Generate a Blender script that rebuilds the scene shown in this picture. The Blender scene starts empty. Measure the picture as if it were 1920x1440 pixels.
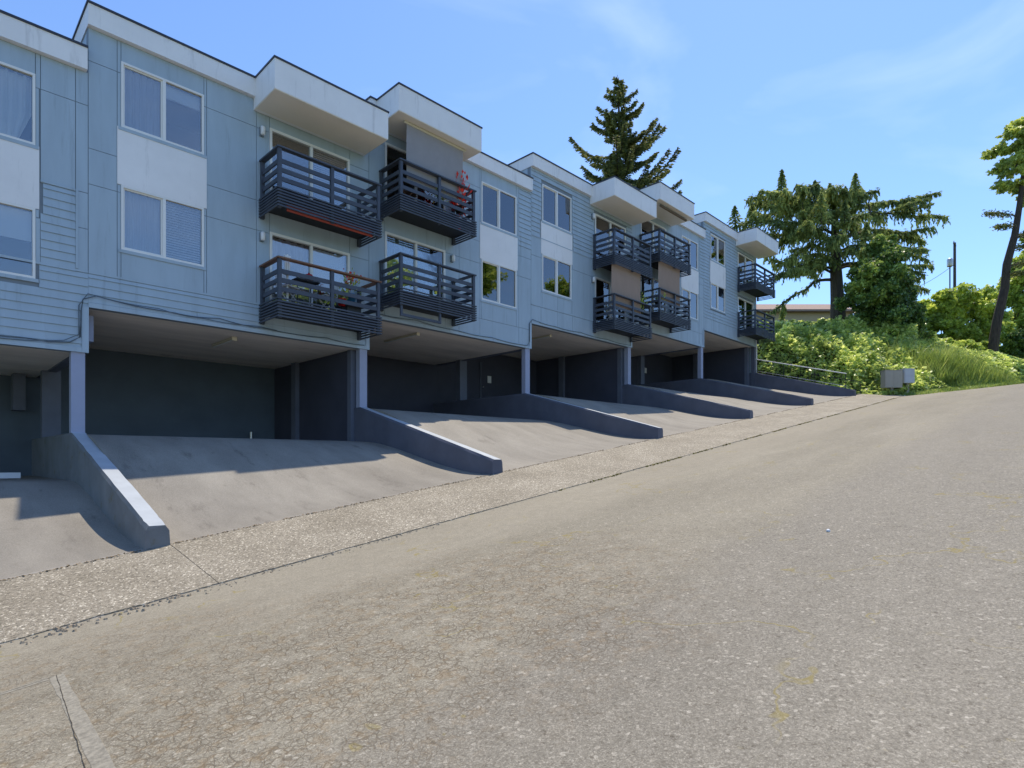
import bpy, math, random
import numpy as np
from mathutils import Vector, noise

# ------------------------------------------------------------------ camera, world, sun, exposure
S = bpy.context.scene
TH = math.radians(44.5)
CT, ST = math.cos(TH), math.sin(TH)
cam_d = bpy.data.cameras.new("camera")
cam = bpy.data.objects.new("camera", cam_d)
S.collection.objects.link(cam)
cam.location = (0, 0, 0)                       # eye height is z = 0, the road below the eye is at -1.67 m
cam.rotation_euler = (math.radians(90), 0, TH - math.radians(90))
cam_d.sensor_width = 36
cam_d.lens = 36 * 1110 / 1920
cam_d.shift_y = 143 / 1920
cam_d.clip_end = 3000
S.camera = cam

SUN = Vector((0.46, 0.148, 1.0)).normalized()
W = bpy.data.worlds.new("World"); S.world = W; W.use_nodes = True
nt = W.node_tree; nt.nodes.clear()
out = nt.nodes.new("ShaderNodeOutputWorld"); bg = nt.nodes.new("ShaderNodeBackground")
sky = nt.nodes.new("ShaderNodeTexSky"); sky.sky_type = 'NISHITA'; sky.sun_disc = False
sky.sun_elevation = math.asin(SUN.z); sky.sun_rotation = math.atan2(SUN.x, SUN.y)
sky.altitude = 60; sky.air_density = 1.0; sky.dust_density = 0.25; sky.ozone_density = 3.0
bg.inputs[1].default_value = 0.125
# thin wisps of cirrus over the whole sky
tc = nt.nodes.new("ShaderNodeTexCoord"); mp = nt.nodes.new("ShaderNodeMapping")
mp.inputs['Rotation'].default_value = (0.25, 0.1, 0.6); mp.inputs['Scale'].default_value = (1.1, 2.6, 5.5)
mp.inputs['Location'].default_value = (0.35, 0.4, 0.2)
nz = nt.nodes.new("ShaderNodeTexNoise"); nz.inputs['Scale'].default_value = 1.3; nz.inputs['Detail'].default_value = 5
nz.inputs['Roughness'].default_value = 0.5; nz.inputs['Distortion'].default_value = 0.6
rp = nt.nodes.new("ShaderNodeValToRGB")
rp.color_ramp.elements[0].position = 0.50; rp.color_ramp.elements[0].color = (0, 0, 0, 1)
rp.color_ramp.elements[1].position = 0.80; rp.color_ramp.elements[1].color = (0.34, 0.34, 0.34, 1)
mxc = nt.nodes.new("ShaderNodeMix"); mxc.data_type = 'RGBA'; mxc.inputs[7].default_value = (4.4, 5.2, 6.2, 1)
L = nt.links.new
L(tc.outputs['Generated'], mp.inputs[0]); L(mp.outputs[0], nz.inputs[0]); L(nz.outputs[0], rp.inputs[0])
tn = nt.nodes.new('ShaderNodeMix'); tn.data_type = 'RGBA'; tn.blend_type = 'MULTIPLY'; tn.inputs[0].default_value = 1; tn.inputs[7].default_value = (.75, .855, 1.0, 1)
L(rp.outputs[0], mxc.inputs[0]); L(sky.outputs[0], tn.inputs[6]); L(tn.outputs[2], mxc.inputs[6]); L(mxc.outputs[2], bg.inputs[0]); L(bg.outputs[0], out.inputs[0])

sl = bpy.data.lights.new("sun", 'SUN'); sl.energy = 2.65; sl.angle = math.radians(0.53); sl.color = (1.0, 0.885, 0.71)
so = bpy.data.objects.new("sun", sl); S.collection.objects.link(so)
so.rotation_euler = SUN.to_track_quat('Z', 'Y').to_euler(); so.location = (20, 10, 60)
vs = S.view_settings; vs.view_transform = 'Standard'; vs.look = 'None'; vs.exposure = 0.88; vs.gamma = 1.0
vs.use_curve_mapping = False
S.cycles.max_bounces = 8; S.cycles.diffuse_bounces = 4; S.cycles.glossy_bounces = 3; S.cycles.transmission_bounces = 3; S.cycles.transparent_max_bounces = 12

rng = np.random.default_rng(7); random.seed(7)
COL = S.collection

# ------------------------------------------------------------------ helpers
class MB:
    def __init__(s): s.v = []; s.f = []; s.m = []
    def box(s, x0, x1, y0, y1, z0, z1, m=0):
        b = len(s.v)
        s.v += [(x0,y0,z0),(x1,y0,z0),(x1,y1,z0),(x0,y1,z0),(x0,y0,z1),(x1,y0,z1),(x1,y1,z1),(x0,y1,z1)]
        s.f += [(b,b+3,b+2,b+1),(b+4,b+5,b+6,b+7),(b,b+1,b+5,b+4),(b+1,b+2,b+6,b+5),(b+2,b+3,b+7,b+6),(b+3,b,b+4,b+7)]
        s.m += [m]*6; return s
    def quad(s, pts, m=0):
        b = len(s.v); s.v += [tuple(p) for p in pts]; s.f.append(tuple(range(b, b+len(pts)))); s.m.append(m); return s
    def prism(s, prof, x0, x1, m=0):
        """prof: list of (y,z), extruded along x"""
        b = len(s.v); n = len(prof)
        s.v += [(x0,y,z) for y,z in prof] + [(x1,y,z) for y,z in prof]
        for i in range(n):
            j = (i+1) % n; s.f.append((b+i, b+j, b+n+j, b+n+i)); s.m.append(m)
        s.f.append(tuple(b+i for i in range(n-1,-1,-1))); s.f.append(tuple(b+n+i for i in range(n))); s.m += [m,m]; return s
    def tube(s, pts, r, n=6, m=0, cap=True):
        pts = [Vector(p) for p in pts]; b = len(s.v)
        rr = r if isinstance(r, (list, tuple)) else [r]*len(pts)
        for i, p in enumerate(pts):
            d = (pts[min(i+1,len(pts)-1)] - pts[max(i-1,0)])
            d = d.normalized() if d.length > 1e-9 else Vector((0,0,1))
            a = d.cross(Vector((0,0,1)) if abs(d.z) < .9 else Vector((1,0,0))).normalized(); c = d.cross(a)
            for k in range(n):
                t = 2*math.pi*k/n; q = p + (a*math.cos(t) + c*math.sin(t))*rr[i]; s.v.append(tuple(q))
        for i in range(len(pts)-1):
            for k in range(n):
                k2 = (k+1) % n; s.f.append((b+i*n+k, b+i*n+k2, b+(i+1)*n+k2, b+(i+1)*n+k)); s.m.append(m)
        if cap:
            s.f.append(tuple(b+k for k in range(n-1,-1,-1))); s.f.append(tuple(b+(len(pts)-1)*n+k for k in range(n))); s.m += [m,m]
        return s
    def lathe(s, prof, cx, cy, n=14, m=0):
        b = len(s.v); k = len(prof)
        for r, z in prof:
            for i in range(n):
                t = 2*math.pi*i/n; s.v.append((cx+r*math.cos(t), cy+r*math.sin(t), z))
        for j in range(k-1):
            for i in range(n):
                i2 = (i+1) % n; s.f.append((b+j*n+i, b+j*n+i2, b+(j+1)*n+i2, b+(j+1)*n+i)); s.m.append(m)
        s.f.append(tuple(b+i for i in range(n-1,-1,-1))); s.f.append(tuple(b+(k-1)*n+i for i in range(n))); s.m += [m,m]
        return s
    def build(s, name, mats, parent=None, smooth=False):
        me = bpy.data.meshes.new(name); me.from_pydata(s.v, [], s.f)
        if not isinstance(mats, (list, tuple)): mats = [mats]
        for x in mats: me.materials.append(x)
        if len(mats) > 1: me.polygons.foreach_set('material_index', s.m)
        if smooth: me.polygons.foreach_set('use_smooth', [True]*len(me.polygons))
        me.update(); return link(name, me, parent)

def link(name, data, parent=None):
    o = bpy.data.objects.new(name, data); COL.objects.link(o)
    if parent is not None: o.parent = parent
    return o
def tag(o, label, cat, group=None, kind=None):
    o['label'] = label; o['category'] = cat
    if group: o['group'] = group
    if kind: o['kind'] = kind
    return o
def struct(o): o['kind'] = 'structure'; return o
def empty(name, loc, label, cat, group=None):
    o = link(name, None); o.location = loc; o.empty_display_size = .2; return tag(o, label, cat, group)
def box(name, dims, mat, parent=None): return MB().box(*dims).build(name, mat, parent)
def child_world(o, parent):
    """parent keeps its location, mesh data stay in world coordinates"""
    o.parent = parent; o.matrix_parent_inverse = parent.matrix_basis.inverted(); return o

# ------------------------------------------------------------------ materials
def mat(name, col, rough=.6, var=.12, vscale=3.0, bump=0., bscale=60., spec=.4, metallic=0., stretch=None, dirt=None):
    m = bpy.data.materials.new(name); m.use_nodes = True; t = m.node_tree; n = t.nodes; bs = n['Principled BSDF']
    bs.inputs['Roughness'].default_value = rough; bs.inputs['Metallic'].default_value = metallic
    bs.inputs['Specular IOR Level'].default_value = spec
    geo = n.new('ShaderNodeNewGeometry'); pos = geo.outputs['Position']
    if stretch:
        mp = n.new('ShaderNodeMapping'); mp.inputs['Scale'].default_value = stretch; t.links.new(pos, mp.inputs[0]); pos = mp.outputs[0]
    nz = n.new('ShaderNodeTexNoise'); nz.inputs['Scale'].default_value = vscale; nz.inputs['Detail'].default_value = 6; nz.inputs['Roughness'].default_value = .6
    t.links.new(pos, nz.inputs[0])
    r = n.new('ShaderNodeValToRGB'); e = r.color_ramp.elements
    e[0].position = .3; e[1].position = .7
    e[0].color = (*[c*(1-var) for c in col], 1); e[1].color = (*[min(1, c*(1+var)) for c in col], 1)
    t.links.new(nz.outputs[0], r.inputs[0]); res = r.outputs[0]
    if dirt:
        n2 = n.new('ShaderNodeTexNoise'); n2.inputs['Scale'].default_value = dirt[1]; n2.inputs['Detail'].default_value = 8; n2.inputs['Roughness'].default_value = .7
        if len(dirt) > 3:
            m2 = n.new('ShaderNodeMapping'); m2.inputs['Scale'].default_value = dirt[3]; t.links.new(geo.outputs['Position'], m2.inputs[0]); t.links.new(m2.outputs[0], n2.inputs[0])
        else: t.links.new(geo.outputs['Position'], n2.inputs[0])
        r2 = n.new('ShaderNodeValToRGB'); r2.color_ramp.elements[0].position = dirt[2]; r2.color_ramp.elements[1].position = dirt[2]+.12
        t.links.new(n2.outputs[0], r2.inputs[0])
        mx = n.new('ShaderNodeMix'); mx.data_type = 'RGBA'; mx.inputs[7].default_value = (*dirt[0], 1)
        t.links.new(r2.outputs[0], mx.inputs[0]); t.links.new(res, mx.inputs[6]); res = mx.outputs[2]
    t.links.new(res, bs.inputs['Base Color'])
    if bump:
        b = n.new('ShaderNodeBump'); b.inputs['Strength'].default_value = bump; b.inputs['Distance'].default_value = .01
        n3 = n.new('ShaderNodeTexNoise'); n3.inputs['Scale'].default_value = bscale; n3.inputs['Detail'].default_value = 4
        t.links.new(geo.outputs['Position'], n3.inputs[0]); t.links.new(n3.outputs[0], b.inputs['Height']); t.links.new(b.outputs[0], bs.inputs['Normal'])
    return m

def leaf_mat(name, c0, c1, c2, trans=.35, rough=.42, spec=.4):
    m = bpy.data.materials.new(name); m.use_nodes = True; t = m.node_tree; n = t.nodes; n.clear()
    o = n.new('ShaderNodeOutputMaterial'); g = n.new('ShaderNodeNewGeometry'); r = n.new('ShaderNodeValToRGB')
    e = r.color_ramp.elements; e[0].color = (*c0,1); e[1].color = (*c2,1); x = e.new(.55); x.color = (*c1,1)
    nz = n.new('ShaderNodeTexNoise'); nz.inputs['Scale'].default_value = .6; nz.inputs['Detail'].default_value = 4
    t.links.new(g.outputs['Position'], nz.inputs[0])
    ad = n.new('ShaderNodeMath'); ad.operation = 'MULTIPLY_ADD'; ad.inputs[1].default_value = .55
    sb = n.new('ShaderNodeMath'); sb.operation = 'MULTIPLY_ADD'; sb.inputs[1].default_value = 1.6; sb.inputs[2].default_value = -.60
    t.links.new(nz.outputs[0], sb.inputs[0]); t.links.new(g.outputs['Random Per Island'], ad.inputs[0]); t.links.new(sb.outputs[0], ad.inputs[2])
    t.links.new(ad.outputs[0], r.inputs[0])
    d = n.new('ShaderNodeBsdfPrincipled'); d.inputs['Roughness'].default_value = rough; d.inputs['Specular IOR Level'].default_value = spec
    tr = n.new('ShaderNodeBsdfTranslucent'); hs = n.new('ShaderNodeHueSaturation'); hs.inputs['Value'].default_value = trans*1.5; hs.inputs['Hue'].default_value = .485
    mx = n.new('ShaderNodeAddShader')
    t.links.new(r.outputs[0], d.inputs['Base Color']); t.links.new(r.outputs[0], hs.inputs['Color']); t.links.new(hs.outputs[0], tr.inputs[0])
    t.links.new(d.outputs[0], mx.inputs[0]); t.links.new(tr.outputs[0], mx.inputs[1]); t.links.new(mx.outputs[0], o.inputs[0])
    return m

def glass_mat(name, tint, refl=.16):
    m = bpy.data.materials.new(name); m.use_nodes = True; t = m.node_tree; n = t.nodes; n.clear()
    o = n.new('ShaderNodeOutputMaterial'); tr = n.new('ShaderNodeBsdfTransparent'); tr.inputs[0].default_value = (*tint,1)
    gl = n.new('ShaderNodeBsdfGlossy'); gl.inputs['Roughness'].default_value = .015
    g = n.new('ShaderNodeNewGeometry'); nz = n.new('ShaderNodeTexNoise'); nz.inputs['Scale'].default_value = 1.6
    bp = n.new('ShaderNodeBump'); bp.inputs['Strength'].default_value = .05; bp.inputs['Distance'].default_value = .04
    t.links.new(g.outputs['Position'], nz.inputs[0]); t.links.new(nz.outputs[0], bp.inputs['Height']); t.links.new(bp.outputs[0], gl.inputs['Normal'])
    fr = n.new('ShaderNodeFresnel'); fr.inputs[0].default_value = 1.5
    ad = n.new('ShaderNodeMath'); ad.operation = 'MULTIPLY_ADD'; ad.inputs[1].default_value = 1.6; ad.inputs[2].default_value = refl-.06; ad.use_clamp = True
    mx = n.new('ShaderNodeMixShader')
    t.links.new(fr.outputs[0], ad.inputs[0]); t.links.new(ad.outputs[0], mx.inputs[0]); t.links.new(tr.outputs[0], mx.inputs[1]); t.links.new(gl.outputs[0], mx.inputs[2]); t.links.new(mx.outputs[0], o.inputs[0])
    return m

M = {}
M['blue'] = mat('blue_house_paint', (.375,.468,.548), .55, .07, 1.3, .06, 90, stretch=(2.2,2.2,.4), dirt=((.30,.375,.44), 1.0, .57, (5,5,.35)))
M['core'] = mat('blue_wall_core', (.20,.24,.28), .7, .06)
M['white'] = mat('white_trim_paint', (.82,.81,.81), .5, .04, 1.5, .04, 80, dirt=((.66,.65,.65), 1.0, .56, (4,4,.5)))
M['soffit'] = mat('soffit_bounce_tint', (.80,.75,.66), .7, .04, 1.0)  # white paint underneath; warm bounced light from the ground is mixed into its colour
M['ceil'] = mat('carport_ceiling', (.84,.76,.67), .9, .16, .7, .3, 50, stretch=(.5,2,1), dirt=((.60,.52,.43), .8, .62))
M['flash'] = mat('dark_roof_flashing', (.035,.04,.06), .45, .1)
M['slat'] = mat('dark_slate_slat_paint', (.056,.068,.094), .5, .15, 4, .05)
M['slatface'] = mat('dark_slate_rim', (.016,.019,.027), .6, .15, 4)
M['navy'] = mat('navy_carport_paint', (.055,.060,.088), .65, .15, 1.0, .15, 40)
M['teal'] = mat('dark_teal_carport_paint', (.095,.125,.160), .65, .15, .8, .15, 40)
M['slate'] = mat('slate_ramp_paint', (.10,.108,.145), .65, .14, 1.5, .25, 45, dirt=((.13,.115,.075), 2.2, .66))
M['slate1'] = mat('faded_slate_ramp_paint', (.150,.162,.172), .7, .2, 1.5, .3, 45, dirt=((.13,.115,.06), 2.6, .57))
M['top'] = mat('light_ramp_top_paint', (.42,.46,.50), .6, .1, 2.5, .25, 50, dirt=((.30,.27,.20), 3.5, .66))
M['pillar'] = mat('pillar_paint', (.33,.36,.48), .55, .06, 2)
M['pier'] = mat('pier_paint', (.125,.140,.185), .6, .1, 2)
M['vinyl'] = mat('white_vinyl', (.78,.78,.76), .35, .02)
M['glass'] = glass_mat('window_glass', (.92,.94,.95), .20)
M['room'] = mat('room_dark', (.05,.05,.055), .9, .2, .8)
M['blind'] = mat('pale_blind', (.84,.86,.90), .7, .03)
M['curtain'] = mat('pale_curtain', (.86,.86,.85), .85, .06, 3, stretch=(14,1,.5))
M['sheer'] = mat('grey_sheer', (.50,.50,.56), .85, .12, 3, stretch=(10,1,.5))
M['greenreflection'] = mat('painted_green_reflection', (.30,.36,.26), .8, .3, 2)  # green of trees reflected in the glass, painted on a sheet behind it
M['wood'] = mat('brown_wood_rail', (.17,.085,.045), .5, .3, 6, .1, stretch=(1,12,12))
M['concrete_old'] = mat('plinth_concrete', (.33,.31,.28), .9, .15, 2, .4, 60)
M['galv'] = mat('galvanised_metal', (.55,.55,.53), .35, .08, 3, metallic=.7)
M['black'] = mat('black_metal', (.018,.018,.02), .45, .1)
M['bark'] = mat('dark_bark', (.065,.05,.04), .95, .4, 3, .9, 14, stretch=(4,4,.7))
M['cedbark'] = mat('grey_bark', (.085,.072,.058), .95, .35, 3, .9, 14, stretch=(4,4,.7))
M['cable'] = mat('grey_cable', (.10,.13,.16), .6, .1)
M['tan'] = mat('tan_shade_fabric', (.33,.245,.195), .95, .06, 3, .15, 200, stretch=(8,1,.6))
M['grey'] = mat('grey_shade_fabric', (.30,.29,.30), .95, .05, 3, .15, 200)
M['red'] = mat('red_fabric', (.36,.07,.05), .9, .1, 4)
M['redpot'] = mat('red_glaze', (.42,.02,.025), .25, .1)
M['bluepot'] = mat('blue_glaze', (.03,.17,.42), .3, .1)
M['plastic'] = mat('white_plastic', (.75,.76,.77), .4, .02)
M['box'] = mat('cluster_box_grey', (.36,.34,.30), .5, .05, 2)
M['box2'] = mat('cluster_box_pale', (.46,.50,.56), .45, .04, 2)
M['timber'] = mat('weathered_pole', (.10,.085,.075), .9, .25, 3, .4, 30, stretch=(6,6,.5))
M['roofing'] = mat('tan_shingles', (.33,.24,.19), .9, .15, 6, .3, 30)
M['yellow'] = mat('cream_house_wall', (.50,.40,.24), .8, .06)
M['paper'] = mat('paper', (.8,.8,.8), .8, .02)
M['cream'] = mat('cream_fixture', (.60,.55,.42), .5, .05)
M['soil'] = mat('hillside_soil', (.055,.06,.025), .95, .4, 1.5, .5, 8)
M['grassbase'] = mat('verge_turf', (.10,.15,.03), .95, .35, 2.5, .6, 20, dirt=((.26,.19,.09), 1.1, .60))
M['lf_fir'] = leaf_mat('fir_needles', (.050,.068,.030), (.110,.128,.046), (.27,.27,.085), .42, .7, .2)
M['lf_cedar'] = leaf_mat('cedar_needles', (.060,.090,.034), (.155,.200,.060), (.38,.42,.14), .50, .7, .2)
M['lf_ivy'] = leaf_mat('ivy_leaves', (.035,.070,.020), (.085,.150,.035), (.32,.40,.09), .5)
M['lf_bramble'] = leaf_mat('bramble_leaves', (.085,.130,.038), (.24,.305,.078), (.54,.57,.20), .75)
M['lf_hedge'] = leaf_mat('broad_leaves', (.085,.135,.028), (.22,.29,.055), (.46,.50,.11), .7)
M['lf_right'] = leaf_mat('tall_tree_leaves', (.085,.12,.03), (.20,.25,.055), (.40,.43,.10), .75)
M['blade'] = leaf_mat('grass_blades', (.09,.14,.028), (.20,.275,.055), (.44,.45,.16), .45)
M['flower'] = mat('red_petals', (.75,.045,.03), .6, .2, 8)

# road, sidewalk, driveway
def asphalt():
    m = bpy.data.materials.new('aged_asphalt'); m.use_nodes = True; t = m.node_tree; n = t.nodes; bs = n['Principled BSDF']
    bs.inputs['Roughness'].default_value = .85; bs.inputs['Specular IOR Level'].default_value = .25
    lk = t.links.new; g = n.new('ShaderNodeNewGeometry'); P = g.outputs['Position']
    def noise_(sc, det=5, ro=.6, src=P, dist=0):
        x = n.new('ShaderNodeTexNoise'); x.inputs['Scale'].default_value = sc; x.inputs['Detail'].default_value = det; x.inputs['Roughness'].default_value = ro
        x.inputs['Distortion'].default_value = dist; lk(src, x.inputs[0]); return x.outputs[0]
    def ramp(src, stops):
        r = n.new('ShaderNodeValToRGB'); e = r.color_ramp.elements
        e[0].position, e[0].color = stops[0][0], (*stops[0][1],1); e[1].position, e[1].color = stops[-1][0], (*stops[-1][1],1)
        for p, c in stops[1:-1]: q = e.new(p); q.color = (*c,1)
        lk(src, r.inputs[0]); return r.outputs[0]
    def mapr(src, a, b, c=0., d=1.):
        x = n.new('ShaderNodeMapRange'); x.inputs[1].default_value = a; x.inputs[2].default_value = b; x.inputs[3].default_value = c; x.inputs[4].default_value = d
        x.interpolation_type = 'SMOOTHSTEP'; lk(src, x.inputs[0]); return x.outputs[0]
    def mul(a, b):
        x = n.new('ShaderNodeMath'); x.operation = 'MULTIPLY'; lk(a, x.inputs[0])
        if isinstance(b, float): x.inputs[1].default_value = b
        else: lk(b, x.inputs[1])
        return x.outputs[0]
    def mix(f, a, b, mode='MIX'):
        x = n.new('ShaderNodeMix'); x.data_type = 'RGBA'; x.blend_type = mode
        if isinstance(f, float): x.inputs[0].default_value = f
        else: lk(f, x.inputs[0])
        for i, v in ((6, a), (7, b)):
            if isinstance(v, tuple): x.inputs[i].default_value = (*v,1)
            else: lk(v, x.inputs[i])
        return x.outputs[2]
    st = n.new('ShaderNodeMapping'); st.inputs['Scale'].default_value = (.10,1.0,1); st.inputs['Rotation'].default_value = (0,0,.10); lk(P, st.inputs[0])
    base = ramp(noise_(.45, 6, .62), [(.3,(.225,.205,.155)), (.7,(.300,.275,.212))])
    base = mix(.5, base, ramp(noise_(1.0, 4, .55, st.outputs[0]), [(.35,(.205,.188,.146)), (.65,(.320,.294,.232))]))
    sep = n.new('ShaderNodeSeparateXYZ'); lk(P, sep.inputs[0])
    def addm(a, b, k):
        x = n.new('ShaderNodeMath'); x.operation = 'MULTIPLY_ADD'; lk(b, x.inputs[0]); x.inputs[1].default_value = k; lk(a, x.inputs[2]); return x.outputs[0]
    vw = addm(sep.outputs[1], noise_(.5, 4), 1.6)
    smooth_m = mapr(vw, 6.0, 6.9); grey_m = mapr(vw, 4.0, 3.1); coarse = mapr(vw, 7.0, 5.6, .35, 1.)
    base = mix(mul(smooth_m, .45), base, (.335,.305,.245)); base = mix(mul(grey_m, .55), base, (.215,.200,.172))
    # stones of the worn surface, three sizes
    for sc, lo, hi, amt in ((46., .95, .98, .45), (90., .84, .95, .26), (170., .66, .88, .26)):
        v = n.new('ShaderNodeTexVoronoi'); v.inputs['Scale'].default_value = sc; lk(P, v.inputs[0])
        sp = n.new('ShaderNodeSeparateColor'); lk(v.outputs['Color'], sp.inputs[0])
        base = mix(mul(mul(mapr(sp.outputs[0], lo, hi), amt), coarse), base, (.56,.52,.44))
        base = mix(mul(mul(mapr(sp.outputs[1], lo-.05, hi), amt), coarse), base, (.095,.080,.060))
    base = mix(.55, base, ramp(noise_(48., 4, .85), [(.30,(.42,.41,.39)), (.70,(1.45,1.44,1.42))]), 'MULTIPLY')
    base = mix(.20, base, ramp(noise_(6., 5, .7), [(.35,(.62,.60,.56)), (.65,(1.25,1.24,1.22))]), 'MULTIPLY')
    # long wandering cracks with moss in them
    ln = n.new('ShaderNodeMath'); ln.operation = 'SUBTRACT'; lk(noise_(.42, 5, .55), ln.inputs[0]); ln.inputs[1].default_value = .5
    ab = n.new('ShaderNodeMath'); ab.operation = 'ABSOLUTE'; lk(ln.outputs[0], ab.inputs[0])
    line = mul(mapr(ab.outputs[0], .0045, .0010), mapr(noise_(.9, 3), .46, .60))
    base = mix(mul(line, .65), base, (.26,.21,.055))
    # alligator cracks where the surface has failed
    def dist2(cx, cy, rx, ry):
        a = n.new('ShaderNodeMath'); a.operation = 'SUBTRACT'; lk(sep.outputs[0], a.inputs[0]); a.inputs[1].default_value = cx
        b = n.new('ShaderNodeMath'); b.operation = 'SUBTRACT'; lk(sep.outputs[1], b.inputs[0]); b.inputs[1].default_value = cy
        a2 = n.new('ShaderNodeMath'); a2.operation = 'DIVIDE'; lk(a.outputs[0], a2.inputs[0]); a2.inputs[1].default_value = rx
        b2 = n.new('ShaderNodeMath'); b2.operation = 'DIVIDE'; lk(b.outputs[0], b2.inputs[0]); b2.inputs[1].default_value = ry
        c = n.new('ShaderNodeMath'); c.operation = 'POWER'; lk(a2.outputs[0], c.inputs[0]); c.inputs[1].default_value = 2
        d = n.new('ShaderNodeMath'); d.operation = 'POWER'; lk(b2.outputs[0], d.inputs[0]); d.inputs[1].default_value = 2
        e = n.new('ShaderNodeMath'); e.operation = 'ADD'; lk(c.outputs[0], e.inputs[0]); lk(d.outputs[0], e.inputs[1])
        f = n.new('ShaderNodeMath'); f.operation = 'SQRT'; lk(e.outputs[0], f.inputs[0]); return f.outputs[0]
    wob = noise_(1.1, 4)
    m1 = mapr(addm(dist2(3.0, 3.9, 3.6, 2.1), wob, 1.3), 1.85, 1.05)
    m2 = mapr(addm(dist2(.8, 6.0, 2.6, 1.2), wob, .9), 1.45, .95, 0., .7)
    mm = n.new('ShaderNodeMath'); mm.operation = 'MAXIMUM'; lk(m1, mm.inputs[0]); lk(m2, mm.inputs[1]); mask = mm.outputs[0]
    dn = n.new('ShaderNodeTexNoise'); dn.inputs['Scale'].default_value = 3.2; dn.inputs['Detail'].default_value = 4; lk(P, dn.inputs[0])
    va = n.new('ShaderNodeVectorMath'); va.operation = 'MULTIPLY_ADD'; va.inputs[1].default_value = (.22,.22,.22); lk(dn.outputs['Color'], va.inputs[0]); lk(P, va.inputs[2])
    crack = None
    for sc, wd, k in ((11.5, .034, 1.0), (22., .040, .7)):
        v = n.new('ShaderNodeTexVoronoi'); v.feature = 'DISTANCE_TO_EDGE'; v.inputs['Scale'].default_value = sc; lk(va.outputs[0], v.inputs[0])
        c = mul(mapr(v.outputs['Distance'], wd*2.2, wd*.4), k)
        if crack is None: crack = c
        else:
            x = n.new('ShaderNodeMath'); x.operation = 'MAXIMUM'; lk(crack, x.inputs[0]); lk(c, x.inputs[1]); crack = x.outputs[0]
    crack = mul(mul(crack, mask), mapr(noise_(4., 4), .34, .52))
    base = mix(mul(crack, .62), base, (.095,.070,.043))
    moss = mul(mul(mapr(noise_(13., 6, .75), .62, .70), mapr(noise_(.22, 2), .46, .58)), .55)
    base = mix(moss, base, (.30,.235,.06))
    rust = mul(mul(mapr(noise_(9., 5, .7), .50, .62), mask), .28)
    base = mix(rust, base, (.25,.165,.075))
    lk(base, bs.inputs['Base Color'])
    h = n.new('ShaderNodeMath'); h.operation = 'MULTIPLY_ADD'; lk(crack, h.inputs[0]); h.inputs[1].default_value = -.9; lk(noise_(110., 3, .7), h.inputs[2])
    b = n.new('ShaderNodeBump'); b.inputs['Strength'].default_value = .45; b.inputs['Distance'].default_value = .008; lk(h.outputs[0], b.inputs['Height']); lk(b.outputs[0], bs.inputs['Normal'])
    return m
M['asphalt'] = asphalt()

def aggregate():
    m = bpy.data.materials.new('exposed_aggregate'); m.use_nodes = True; t = m.node_tree; n = t.nodes; bs = n['Principled BSDF']; lk = t.links.new
    bs.inputs['Roughness'].default_value = .8
    g = n.new('ShaderNodeNewGeometry'); P = g.outputs['Position']
    v = n.new('ShaderNodeTexVoronoi'); v.inputs['Scale'].default_value = 58; lk(P, v.inputs[0])
    sp = n.new('ShaderNodeSeparateColor'); lk(v.outputs['Color'], sp.inputs[0])
    r = n.new('ShaderNodeValToRGB'); e = r.color_ramp.elements
    e[0].color = (.12,.105,.08,1); e[1].color = (.70,.65,.54,1)
    for p, c in ((.22,(.225,.200,.155)), (.6,(.285,.255,.20)), (.90,(.345,.310,.25))): q = e.new(p); q.color = (*c,1)
    lk(sp.outputs[0], r.inputs[0])
    nz = n.new('ShaderNodeTexNoise'); nz.inputs['Scale'].default_value = 1.1; nz.inputs['Detail'].default_value = 6; lk(P, nz.inputs[0])
    r2 = n.new('ShaderNodeValToRGB'); r2.color_ramp.elements[0].position = .3; r2.color_ramp.elements[0].color = (.82,.80,.76,1); r2.color_ramp.elements[1].position = .7; r2.color_ramp.elements[1].color = (1.10,1.09,1.07,1)
    lk(nz.outputs[0], r2.inputs[0])
    mx = n.new('ShaderNodeMix'); mx.data_type = 'RGBA'; mx.blend_type = 'MULTIPLY'; mx.inputs[0].default_value = 1; lk(r.outputs[0], mx.inputs[6]); lk(r2.outputs[0], mx.inputs[7])
    lk(mx.outputs[2], bs.inputs['Base Color'])
    b = n.new('ShaderNodeBump'); b.invert = True; b.inputs['Strength'].default_value = .6; b.inputs['Distance'].default_value = .008; lk(v.outputs['Distance'], b.inputs['Height']); lk(b.outputs[0], bs.inputs['Normal'])
    return m
M['agg'] = aggregate()

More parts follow.
